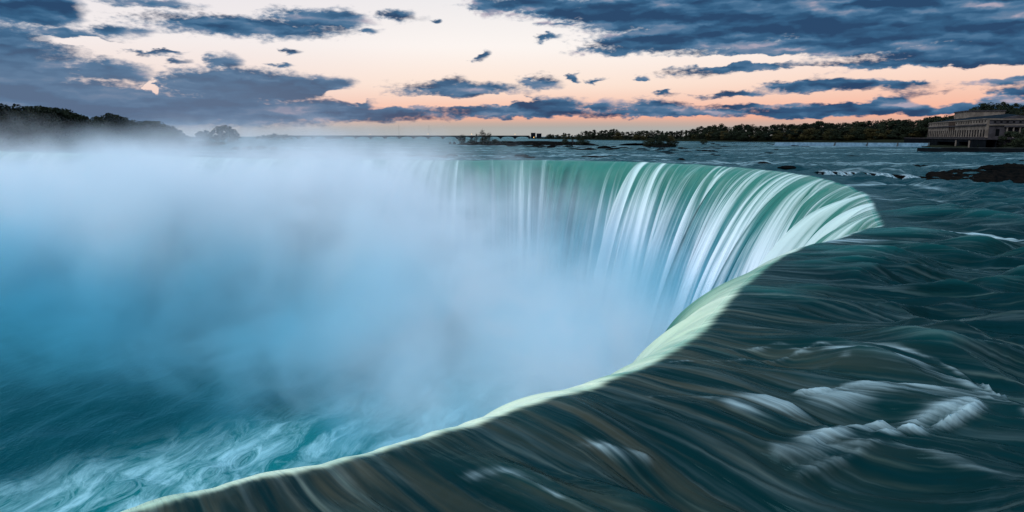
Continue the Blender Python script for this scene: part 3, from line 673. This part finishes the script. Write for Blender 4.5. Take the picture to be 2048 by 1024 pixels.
for rowi, (dd, off) in enumerate([(0, 0), (-55, 9)]):
    px = 1908.0
    while px < 2110:
        d = 640+dd+rnd.uniform(-12, 12); x, y = at(px, d); z0_ = float(land_z(x, y))-0.5
        zt = top_z(float(np.interp(px, [t[0] for t in HT], [t[1] for t in HT]))+off+rnd.uniform(-1, 3), y)
        tree(x, y, z0_, max(zt-z0_, 7), rnd.choice(['round', 'round', 'tall']), ('back' if rowi == 0 else 'front')+' row tree on the hill above the power station'+(', left of its upper block' if px < 1935 else ', over its upper block' if px < 2000 else ', right of its upper block'), 'trees on the hill behind the power station'); px += rnd.uniform(11, 17)
for px, d, top, k, lab in [(2022, 385, 262, 'round', 'dark leafy tree in front of the power station columns, left of two'), (2052, 372, 255, 'round', 'dark leafy tree cut by the right edge in front of the power station'), (2000, 392, 280, 'shrub', 'dark bush at the foot of the power station portico'),
                           (1966, 398, 284, 'shrub', 'low dark bush beside the tunnel mouths under the power station')]:
    x, y = at(px, d); zt = top_z(top, y); tree(x, y, 0.6, max(zt-.6, 2.5), k, lab, wx=1.3 if k == 'round' else .8)

# left: wooded island half lost in the spray
def left_land():
    P = [(-330, 420), (-300, 372), (-240, 385), (-215, 430), (-240, 560), (-300, 720), (-360, 850), (-470, 900), (-640, 640), (-640, 420)]
    bm = bmesh.new(); c = (-400, 600)
    base = [bm.verts.new((x, y, -1)) for x, y in P]; top = [bm.verts.new((x+(c[0]-x)*.05, y+(c[1]-y)*.05, 1.4)) for x, y in P]
    bm.faces.new(top[::-1])
    for i in range(len(P)): bm.faces.new((base[i], top[i], top[(i+1) % len(P)], base[(i+1) % len(P)]))
    bmesh.ops.recalc_face_normals(bm, faces=bm.faces)
    o = mk('island', bm, M_land); tag(o, kind='structure')
left_land()
LT = [(-80, 206), (-40, 205), (0, 207), (14, 210), (28, 224), (45, 209), (60, 206), (90, 212), (120, 215), (145, 220), (165, 231), (190, 236), (207, 229), (225, 223), (245, 231), (262, 239), (290, 241), (315, 242), (335, 247), (350, 253), (365, 262), (376, 270)]
px = -80.0
while px < 378:
    for row in (0, 1):
        d = float(np.interp(px, [-80, 60, 200, 300, 380], [400, 430, 540, 680, 850]))+row*26
        x, y = at(px+row*5, d); top = float(np.interp(px, [t[0] for t in LT], [t[1] for t in LT]))+rnd.uniform(-1, 2.5)+(0 if row == 0 else 5)
        zt = top_z(top, y)
        tree(x, y, 0.2, max(zt-.2, 4), rnd.choice(['round', 'round', 'tall']), ('tree' if row == 0 else 'rear tree')+' of the misty island'+(' at the left edge of the photo' if px < 20 else ' on its highest part' if px < 130 else ' left of the domed crown' if px < 205 else ', one of the domed crowns standing out' if px < 250 else ' on its falling right shoulder' if px < 330 else ' at its low right tip'), 'trees of the misty left island', wx=1.15)
    px += rnd.uniform(13, 19)
for px, top in [(394, 266), (402, 262), (413, 259), (424, 262), (434, 256), (444, 250), (455, 249), (465, 258), (474, 266)]:
    x, y = at(px, 950+rnd.uniform(-20, 20)); zt = top_z(top, y)
    tree(x, y, 0.0, zt, 'round', 'tree of the small hazy clump right of the misty island' if px not in (444, 455) else 'tallest rounded tree of the small hazy clump', 'trees of the small hazy clump', wx=1.1)
for px, top in [(516, 272), (527, 270), (538, 269), (549, 266), (560, 269), (571, 268), (582, 270)]:
    x, y = at(px, 1500); zt = top_z(top, y); tree(x, y, 0, zt, 'round', 'low grey tree of the faintest clump beside the bridge end', 'trees of the faint far clump', wx=1.6)
for px, d, h in [(470, 390, 2.0), (495, 385, 2.4), (520, 390, 2.6), (545, 395, 1.9)]:
    x, y = at(px, d); tree(x, y, -.2, h, 'shrub', 'low grey brush barely showing through the mist above the rapids', 'brush in the misty rapids', 'shrub', wx=1.8)

# middle islets
def islet(name, pts, h, label):
    bm = bmesh.new(); n = 90; cx_ = sum(p[0] for p in pts)/len(pts); cy_ = sum(p[1] for p in pts)/len(pts)
    rings = []
    m = len(pts)
    for f, zf in ((1.0, -0.5), (0.97, 0.25), (0.85, 0.8), (0.5, 1.0)):
        ring = []
        for i in range(n):
            t = i/n*m; a = pts[int(t) % m]; b = pts[(int(t)+1) % m]; u = t-int(t)
            x = a[0]*(1-u)+b[0]*u; y = a[1]*(1-u)+b[1]*u; q = 1+0.18*mnoise.noise(Vector((i*.4, f*3, h)))
            ring.append(bm.verts.new((cx_+(x-cx_)*f*q, cy_+(y-cy_)*f*q, (zf*h*(1+.35*mnoise.noise(Vector((i*.5, f*9, 1)))) if zf > 0 else zf))))
        rings.append(ring)
    for a, b in zip(rings, rings[1:]):
        for k in range(n): bm.faces.new((a[k], a[(k+1) % n], b[(k+1) % n], b[k]))
    bm.faces.new(rings[-1]); bmesh.ops.recalc_face_normals(bm, faces=bm.faces)
    return tag(mk(name, bm, M_rock), label, 'islet')
islet('islet', [gp(922, 289.5), gp(1000, 290.5), gp(1100, 290.5), gp(1190, 291), gp(1190, 287.5), gp(1100, 285.5), gp(1000, 285.5), gp(930, 287)], 2.2, 'long low black rock bar carrying shrubs and a bare tree')
islet('islet', [gp(1288, 293), gp(1320, 296), gp(1350, 294), gp(1352, 290), (95, 600), (115, 600)], 1.8, 'small dark islet buried under round bushes, left of the wooded bank')
for px, d, top, k, lab in [(924, 590, 271, 'shrub', 'upright dark green bush at the left tip of the rock bar'), (965, 600, 258, 'bare', 'bare-branched tree silhouetted on the rock bar'), (978, 596, 264, 'bare', 'smaller bare-branched tree right of the tallest one on the rock bar'), (953, 598, 266, 'bare', 'lower bare-branched tree left of the tallest one on the rock bar'),
                           (945, 592, 278, 'shrub', 'low dark bush under the bare tree, left one'), (968, 590, 276, 'shrub', 'dark bush directly under the bare tree'), (990, 590, 279, 'shrub', 'low dark bush right of the bare tree'), (1008, 588, 282, 'shrub', 'lowest dark bush trailing right of the bare tree'),
                           (1130, 585, 279, 'shrub', 'low wiry bush left of the tallest bush on the rock bar end'), (1145, 585, 276, 'bare', 'leafless bush left of the tallest bush at the rock bar end'), (1160, 582, 270, 'shrub', 'tallest dark bush at the right end of the rock bar'), (1172, 584, 280, 'shrub', 'low dark bush at the very right end of the rock bar'),
                           (1299, 500, 277, 'shrub', 'leftmost round bush of the small islet'), (1312, 505, 271, 'shrub', 'round dark bush, second from the left on the small islet'), (1327, 500, 268, 'shrub', 'tallest round bush of the small islet'), (1341, 505, 271, 'oshrub', 'olive and orange tinted bush on the small islet'), (1349, 498, 281, 'shrub', 'rightmost low bush of the small islet'), (1318, 485, 281, 'shrub', 'low bush at the front foot of the small islet'),
                           (1408, 660, 277, 'shrub', 'lone dark bush standing in the white riffle')]:
    x, y = at(px, d); zt = top_z(top, y); h = max(zt-.8, 2)
    tree(x, y, 0.8 if px != 1408 else -.2, h, k, lab, cat='tree' if 'tree' in lab else 'shrub', wx=(1.0 if k == 'bare' else (0.75 if h > 6 else 1.25)))

# ------------------------------------------------------------------ plain materials
def flat_mat(name, c, rough=0.8, var=0.25, sc_=0.5, emit=None):
    m = bpy.data.materials.new(name); m.use_nodes = True; g = NT(m.node_tree)
    p = g.n('ShaderNodeTexCoord').outputs['Object']; n = g.noise(p, sc_, 5, 0.65)
    d = tuple(v*(1-var) for v in c[:3])+(1,)
    bs = g.n('ShaderNodeBsdfPrincipled', ins={'Base Color': g.mix(g.ss(n, .35, .65), d, c), 'Roughness': rough, 'Specular IOR Level': 0.12})
    if not emit: bs = g.n('ShaderNodeBsdfDiffuse', ins={'Color': g.mix(g.ss(n, .35, .65), d, c), 'Roughness': 0.5})
    if emit: bs.inputs['Emission Color'].default_value = emit; bs.inputs['Emission Strength'].default_value = 4
    g.n('ShaderNodeOutputMaterial', ins={0: bs.outputs[0]}); return m
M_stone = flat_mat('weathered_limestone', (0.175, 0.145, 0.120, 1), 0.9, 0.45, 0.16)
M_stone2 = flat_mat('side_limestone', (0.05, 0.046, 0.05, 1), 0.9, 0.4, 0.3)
M_stain = flat_mat('stained_stone', (0.06, 0.042, 0.034, 1), 0.9, 0.5, 0.8)
M_dark = flat_mat('dark_window', (0.004, 0.005, 0.006, 1), 0.6, 0.2)
M_roof = flat_mat('lead_roof', (0.010, 0.016, 0.022, 1), 0.6, 0.3)
M_conc = flat_mat('concrete', (0.05, 0.055, 0.055, 1), 0.85, 0.5, 0.3)
M_conc_d = flat_mat('wet_concrete', (0.007, 0.009, 0.011, 1), 0.6, 0.4, 0.3)
M_lamp = flat_mat('lit_lamp', (0.9, 0.7, 0.3, 1), 0.5, 0, emit=(1.0, 0.55, 0.15, 1))
M_steel = flat_mat('bridge_concrete', (0.010, 0.015, 0.020, 1), 0.8, 0.3, 0.1)

def facade(bm, x0, x1, z0, z1, holes, y=0.0, depth=0.8):
    """wall in the local x-z plane with recessed rectangular openings"""
    xs = sorted({x0, x1, *[h[0] for h in holes], *[h[1] for h in holes]}); zs = sorted({z0, z1, *[h[2] for h in holes], *[h[3] for h in holes]})
    V = {}
    def v(x, yy, z):
        k = (round(x, 4), round(yy, 4), round(z, 4))
        if k not in V: V[k] = bm.verts.new((x, yy, z))
        return V[k]
    for a, b in zip(xs, xs[1:]):
        for c, d in zip(zs, zs[1:]):
            if any(h[0] <= a and b <= h[1] and h[2] <= c and d <= h[3] for h in holes): continue
            bm.faces.new((v(a, y, c), v(b, y, c), v(b, y, d), v(a, y, d)))
    for h in holes:
        a, b, c, d = h; q = y+depth
        for f in (((a, y, c), (a, q, c), (b, q, c), (b, y, c)), ((a, y, d), (b, y, d), (b, q, d), (a, q, d)), ((a, y, c), (a, y, d), (a, q, d), (a, q, c)), ((b, y, c), (b, q, c), (b, q, d), (b, y, d))):
            bm.faces.new([v(*p) for p in f])

def build_station():
    L = 158.0; zb, zt = 7.0, 18.5
    root = empty('power_station', (343.5, 560, 0), math.atan2(-148, -56))
    tag(root, 'long pale stone power station with a row of tall windows, on the right bank', 'building')
    W = 26; pitch_ = L/W
    low = [(pitch_*(i+.5)-1.6, pitch_*(i+.5)+1.6, 7.5, 11.9) for i in range(W)]
    att_ = [(pitch_*(i+.5)-1.1, pitch_*(i+.5)+1.1, 16.1, 17.5) for i in range(W) if i not in (11, 12, 13)]
    bm = bmesh.new(); facade(bm, 0, L, zb, zt, low+att_, 0, .14)
    # back, ends and top of the main hall
    box(bm, 0.02, L-0.02, 1.6, 30, zb, zt-0.02)
    for q in ((0, 0, 1), (L, 0, 1)):
        x = q[0]; bm.faces.new([bm.verts.new(p) for p in ((x, 0, zb), (x, 1.6, zb), (x, 1.6, zt), (x, 0, zt))])
    bm.faces.new([bm.verts.new(p) for p in ((0, 0, zt), (L, 0, zt), (L, 1.6, zt), (0, 1.6, zt))])
    mk('wall', bm, M_stone, root)
    def part(name, boxes, mat, parent=root):
        b = bmesh.new()
        for q in boxes: box(b, *q)
        return mk(name, b, mat, parent)
    for h in low:
        w = part('window', [(h[0], h[1], .09, .13, h[2], h[3])], M_dark)
        part('mullion', [((h[0]+h[1])/2-.08, (h[0]+h[1])/2+.08, .06, .089, h[2], h[3]), (h[0], h[1], .065, .0885, 10.2, 10.35)], M_stone2, w)
    for h in att_: part('attic_window', [(h[0], h[1], .08, .12, h[2], h[3])], M_dark)
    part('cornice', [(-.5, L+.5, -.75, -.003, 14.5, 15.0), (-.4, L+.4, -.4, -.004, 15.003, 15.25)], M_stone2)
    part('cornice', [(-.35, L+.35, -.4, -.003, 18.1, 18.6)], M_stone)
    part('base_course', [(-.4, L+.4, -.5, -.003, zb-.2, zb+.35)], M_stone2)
    for i in range(W+1):
        x = pitch_*i; part('pilaster', [(max(x-.45, 0), min(x+.45, L), -.07, -.002, zb+.36, 14.49)], M_stone)
    part('stained_bay', [(pitch_*11+.46, pitch_*12-.46, -.05, -.001, 12.0, 14.48), (pitch_*12+.46, pitch_*13-.46, -.05, -.001, 12.0, 14.48), (pitch_*13+.46, pitch_*14-.46, -.05, -.001, 12.0, 14.48), (pitch_*11, pitch_*14, -.2, -.001, 15.3, 18.05)], M_stain)
    # low hipped roof
    b = bmesh.new(); v = [b.verts.new(p) for p in ((1, 1.0, zt+.02), (L-1, 1.0, zt+.02), (L-1, 29, zt+.02), (1, 29, zt+.02), (14, 14, zt+3.0), (L-14, 14, zt+3.0))]
    for f in ((0, 1, 5, 4), (1, 2, 5), (2, 3, 4, 5), (3, 0, 4)): b.faces.new([v[i] for i in f])
    mk('roof', b, M_roof, root)
    # tall upper block
    ub = part('upper_block', [(24, 58, 12, 36, zt-.5, 26.2)], M_stone)
    part('parapet', [(23.6, 58.4, 11.6, 36.4, 25.6, 26.5)], M_stone2, ub)
    # side wing facing downstream with portico
    wing = bmesh.new()
    box(wing, L+.005, L+6, 4, 100, 4, zt-.6)
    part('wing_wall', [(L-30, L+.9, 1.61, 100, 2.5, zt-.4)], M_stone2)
    wing.free()
    for yy in (5.0, 40, 45, 50): part('wing_window', [(L+.85, L+1.0, yy, yy+1.9, 8.0, 12.2)], M_dark)
    for k in range(14): part('wing_attic_window', [(L+.85, L+1.0, 3.5+k*3.2, 4.7+k*3.2, 15.8, 16.8)], M_dark)
    part('wing_cornice', [(L+.9, L+1.8, 1.3, 100, 14.3, 14.9), (L+.9, L+1.4, 1.3, 100, 17.6, 18.2)], M_stone)
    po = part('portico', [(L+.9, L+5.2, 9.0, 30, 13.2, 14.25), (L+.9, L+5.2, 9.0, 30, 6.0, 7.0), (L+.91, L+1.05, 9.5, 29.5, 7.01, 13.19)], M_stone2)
    for k in range(7):
        b = bmesh.new(); y = 9.8+k*3.2
        tube(b, [(L+4.4, y, 7.0), (L+4.4, y, 7.3), (L+4.4, y, 7.31), (L+4.4, y, 10), (L+4.4, y, 12.8), (L+4.4, y, 12.81), (L+4.4, y, 13.2)], [.62, .62, .46, .45, .39, .58, .6], 14)
        mk('column', b, M_stone, po)
    b = bmesh.new()
    for x in (L+.95, L+1.6):
        pass
    v = [b.verts.new(p) for p in ((L+.9, 6, 18.25), (L+.9, 26, 18.25), (L+.9, 16, 20.2), (L-6, 6, 18.25), (L-6, 26, 18.25), (L-6, 16, 20.2))]
    for f in ((0, 1, 2), (5, 4, 3), (0, 3, 4, 1), (1, 4, 5, 2), (2, 5, 3, 0)): b.faces.new([v[i] for i in f])
    mk('pediment', b, M_stone2, root)
    # river terrace with two tunnel mouths
    holes = [(70, 122, -.5, 4.0), (130, 154, -.5, 4.4)]
    b = bmesh.new(); facade(b, -60, 190, -1.0, 6.0, holes, y=-7.0, depth=5.0)
    b.faces.new([b.verts.new(p) for p in ((-60, -7, 6), (190, -7, 6), (190, 1.5, 6), (-60, 1.5, 6))])
    b.faces.new([b.verts.new(p) for p in ((-60, -2, -1), (190, -2, -1), (190, -2, 5.9), (-60, -2, 5.9))])
    mk('terrace', b, M_conc_d, root)
    part('coping', [(-60, 190, -7.3, -6.6, 6.003, 6.6)], M_stone2)
    part('tunnel_shadow_wall', [(66, 158, -2.6, -2.1, -1, 5.0)], M_dark)
    part('tunnel_pier', [(123.5, 125.0, -7.5, -7.005, -1, 5.2)], M_stone)
    part('tunnel_pier', [(155.5, 157.0, -7.5, -7.005, -1, 5.2)], M_stone)
    b = bmesh.new()
build_station()

# weir and breakwater in the river before the station
def wall_between(name, a, b, z0, z1, th, mat, label, cat):
    dx, dy = b[0]-a[0], b[1]-a[1]; L = math.hypot(dx, dy)
    e = empty(name, (a[0], a[1], 0), math.atan2(dy, dx)); bm = bmesh.new(); n = 60; rows = []
    for i in range(n+1):
        x = L*i/n; j = 0.10*mnoise.noise(Vector((i*.6, 2, 0))); rows.append([bm.verts.new(p) for p in ((x, -th*.8, z0), (x, -th*.5, z1*.6+j), (x, -th*.5, z1+j*.6), (x, th*.5, z1+j*.6), (x, th*.6, z0))])
    for p, q in zip(rows, rows[1:]):
        for k in range(4): bm.faces.new((p[k], q[k], q[k+1], p[k+1]))
    bm.faces.new(rows[0]); bm.faces.new(rows[-1][::-1]); bmesh.ops.recalc_face_normals(bm, faces=bm.faces)
    mk('wall', bm, mat, e); tag(e, label, cat); return e, L
w, L = wall_between('weir', at(1552, 575), at(1876, 508), -.5, 2.6, 1.6, M_conc_d, 'long low weir with pale water sliding down its face, left of the power station', 'weir')
m = bpy.data.materials.new('weir_water'); m.use_nodes = True; g = NT(m.node_tree)
n1 = g.noise(g.v('MULTIPLY', g.n('ShaderNodeTexCoord').outputs['Object'], (0.5, .3, .3)), 1.0, 4, .6)
bs = g.n('ShaderNodeBsdfPrincipled', ins={'Base Color': g.mix(g.ss(n1, .3, .7), (0.02, .055, .08, 1), (.08, .14, .18, 1)), 'Roughness': .5}); g.n('ShaderNodeOutputMaterial', ins={0: bs.outputs[0]})
bm = bmesh.new(); rows = []
for i in range(61):
    x = L*.96*i/60; rows.append([bm.verts.new((x, y, z)) for y, z in ((.9, 2.75), (-.3, 2.8), (-1.2, 2.55), (-2.2, 1.5), (-4.0, .4), (-7, .05), (-9, -.2))])
for p, q in zip(rows, rows[1:]):
    for k in range(6): bm.faces.new((p[k], p[k+1], q[k+1], q[k]))
bmesh.ops.recalc_face_normals(bm, faces=bm.faces)
mk('water_sheet', bm, m, w, True)
for fx_ in (0.40, 0.60, 0.78, .955):
    bm = bmesh.new(); x = L*fx_; v0 = [(x-.35, .6, 3.3), (x+.35, .6, 3.3), (x+.35, -1.5, 3.0), (x-.35, -1.5, 3.0), (x+.5, -5.5, .3), (x-.5, -5.5, .3), (x-.5, -5.5, -.3), (x+.5, -5.5, -.3), (x-.35, .6, -.3), (x+.35, .6, -.3)]
    v = [bm.verts.new(p) for p in v0]
    for f in ((0, 1, 2, 3), (3, 2, 4, 5), (5, 4, 7, 6), (0, 3, 5, 6, 8), (1, 9, 7, 4, 2), (0, 8, 9, 1), (8, 6, 7, 9)): bm.faces.new([v[i] for i in f])
    bmesh.ops.recalc_face_normals(bm, faces=bm.faces); mk('buttress', bm, M_conc, w)
w, L = wall_between('breakwater', at(1838, 352), at(2130, 330), -.5, 1.9, 2.0, M_conc_d, 'long low dark wall standing in the water before the power station', 'breakwater')
bm = bmesh.new(); box(bm, 6, L, -.95, .95, 2.02, 2.2); mk('coping', bm, M_conc, w)

# ------------------------------------------------------------------ bridge, far tower blocks, masts
def build_bridge():
    D = 2000.0; xa = at(566, D)[0]; xb = at(1070, D)[0]; span = (at(705, D)[0]-at(676, D)[0]); n = int((xb-xa)/span)
    root = empty('bridge', (xa, D, 0)); tag(root, 'long low many-arched bridge on the horizon behind the rapids', 'bridge')
    L = n*span; zt = 8.6
    bm = bmesh.new(); box(bm, 0, L, 0, 14, 6.9, zt); mk('deck', bm, M_steel, root)
    bm = bmesh.new(); box(bm, 0, L, -.3, -.003, 8.2, 9.4); mk('railing', bm, M_steel, root)
    proto = bmesh.new(); N = 14; prev = None
    for i in range(N+1):
        t = i/N; x = 2.6+(span-5.2)*t; z = 1.6+4.4*math.sqrt(max(0, 1-(2*t-1)**2)); cur = [proto.verts.new((x, .2, z)), proto.verts.new((x, .2, 6.9)), proto.verts.new((x, 13.8, z)), proto.verts.new((x, 13.8, 6.9))]
        if prev: proto.faces.new((prev[0], cur[0], cur[1], prev[1])); proto.faces.new((prev[2], prev[3], cur[3], cur[2])); proto.faces.new((prev[0], prev[2], cur[2], cur[0]))
        prev = cur
    a0 = mk('arch', proto, M_steel, root)
    for i in range(1, n): c = a0.copy(); col.objects.link(c); c.location = (span*i, 0, 0)
    bm = bmesh.new(); box(bm, -2.6, 2.6, .1, 13.9, -1, 6.895); p0 = mk('pier', bm, M_steel, root)
    for i in range(1, n+1): c = p0.copy(); col.objects.link(c); c.location = (span*i, 0, 0)
    bm = bmesh.new(); box(bm, 3*span+2.7, 4*span-2.7, .4, 13.6, -1, 6.89); mk('solid_bay', bm, M_steel, root)
    for k in (6, 10, 13, 16):
        bm = bmesh.new(); tube(bm, [(k*span, 1, 8.6), (k*span, 1, 13.0)], [.18, .12], 6); lp = mk('lamp_post', bm, M_steel, root)
        bm = bmesh.new(); bmesh.ops.create_icosphere(bm, subdivisions=1, radius=.7, matrix=Matrix.Translation((k*span, 1, 13.4))); mk('lamp', bm, M_lamp, lp)
build_bridge()
for px0, px1, top, lab in [(1062, 1071, 266, 'taller left one of two square dark blocks at the bridge end'), (1073.5, 1083, 267.3, 'lower right one of two square dark blocks at the bridge end')]:
    D = 2080; xa = at(px0, D)[0]; xb = at(px1, D)[0]; zt = top_z(top, D); w_ = xb-xa; root = empty('tower_block', (xa, D, 0)); tag(root, lab, 'building')
    hol = [(w_*(i+.3)/4, w_*(i+.75)/4, 3+3.2*j, 4.8+3.2*j) for i in range(4) for j in range(int((zt-4)/3.2))]
    bm = bmesh.new(); facade(bm, 0, w_, 0, zt, hol, 0, .4); box(bm, 0.01, w_-.01, .5, 14, 0, zt-.01); mk('wall', bm, M_steel, root)
    for k, h in enumerate(hol):
        bm = bmesh.new(); box(bm, h[0], h[1], .3, .45, h[2], h[3]); mk('window', bm, M_lamp if (px0 < 1070 and k == 8) else M_dark, root)
    bm = bmesh.new(); box(bm, -.3, w_+.3, -.3, 14.3, zt, zt+.7); mk('roof', bm, M_steel, root)
for px_, top, lab in [(798, 249, 'thin far mast above the bridge, left one'), (858, 250, 'thin far mast above the bridge, right one')]:
    x, y = at(px_, 3000); zt = top_z(top, 3000); e = empty('radio_mast', (x, y, 0)); tag(e, lab, 'mast')
    bm = bmesh.new(); tube(bm, [(0, 0, -1), (0, 0, zt)], [.55, .25], 5); mk('pole', bm, M_steel, e)
    bm = bmesh.new(); [tube(bm, [(sx*25, 0, 0), (0, 0, zt*.9)], [.08, .08], 4) for sx in (-1, 1)]; mk('guy_wire', bm, M_steel, e)

# ------------------------------------------------------------------ mist
def build_mist():
    m = bpy.data.materials.new('mist'); m.use_nodes = True; g = NT(m.node_tree)
    pos = g.n('ShaderNodeNewGeometry').outputs['Position']
    w1 = g.v('SUBTRACT', g.noise(pos, 0.018, 4, 0.64, out=1), (0.5, 0.5, 0.5))
    pw = g.v('MULTIPLY_ADD', w1, (50, 50, 36), pos)
    # plumes: centre, half sizes, density
    G = [((12, 168, -58), (40, 46, 26), 0.20), ((-34, 204, -46), (42, 30, 25), 0.20), ((44, 116, -64), (22, 40, 25), 0.12),
         ((-66, 213, -16), (42, 22, 16), 0.22), ((-130, 240, -23), (65, 34, 17), 0.16), ((-225, 282, -27), (95, 44, 17), 0.12),
         ((-75, 172, -52), (62, 34, 25), 0.045), ((-170, 205, -44), (85, 36, 26), 0.045), ((-300, 312, 5), (88, 46, 18), 0.0105), ((-150, 250, -4), (55, 40, 10), 0.004)]
    D = None; Dt = None
    for gi, (c, r, a) in enumerate(G):
        v = g.v('MULTIPLY_ADD', pw, (1/r[0], 1/r[1], 1/r[2]), (-c[0]/r[0], -c[1]/r[1], -c[2]/r[2]))
        e = g.m('MULTIPLY', g.m('EXPONENT', g.m('MULTIPLY', g.v('DOT_PRODUCT', v, v, out=1), -1.0)), a)
        D = e if D is None else g.m('ADD', D, e)
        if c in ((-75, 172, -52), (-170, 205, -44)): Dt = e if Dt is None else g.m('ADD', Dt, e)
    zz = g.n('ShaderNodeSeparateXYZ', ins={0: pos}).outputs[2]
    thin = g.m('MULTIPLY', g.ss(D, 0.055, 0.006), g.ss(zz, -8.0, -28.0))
    colr = g.mix(g.m('MAXIMUM', thin, g.m('DIVIDE', Dt, g.m('ADD', D, 1e-5)), clamp=True), (0.92, 0.955, 0.98, 1), (0.14, 0.62, 0.78, 1))   # thin low spray: deep blue-green light put into the mist colour
    fine = g.noise(pos, 0.045, 4, 0.6, 0.6)
    D = g.m('MULTIPLY', D, g.m('MULTIPLY_ADD', g.ss(fine, 0.36, 0.64), 1.25, 0.35))
    D = g.m('MAXIMUM', g.m('SUBTRACT', D, 0.0042), 0.0)
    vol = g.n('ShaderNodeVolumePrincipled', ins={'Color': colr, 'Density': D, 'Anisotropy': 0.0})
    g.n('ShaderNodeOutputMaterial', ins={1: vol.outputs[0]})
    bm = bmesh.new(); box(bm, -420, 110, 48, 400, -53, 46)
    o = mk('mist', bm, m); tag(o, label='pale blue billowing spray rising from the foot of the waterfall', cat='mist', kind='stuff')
    m.cycles.volume_step_rate = 0.6
build_mist()
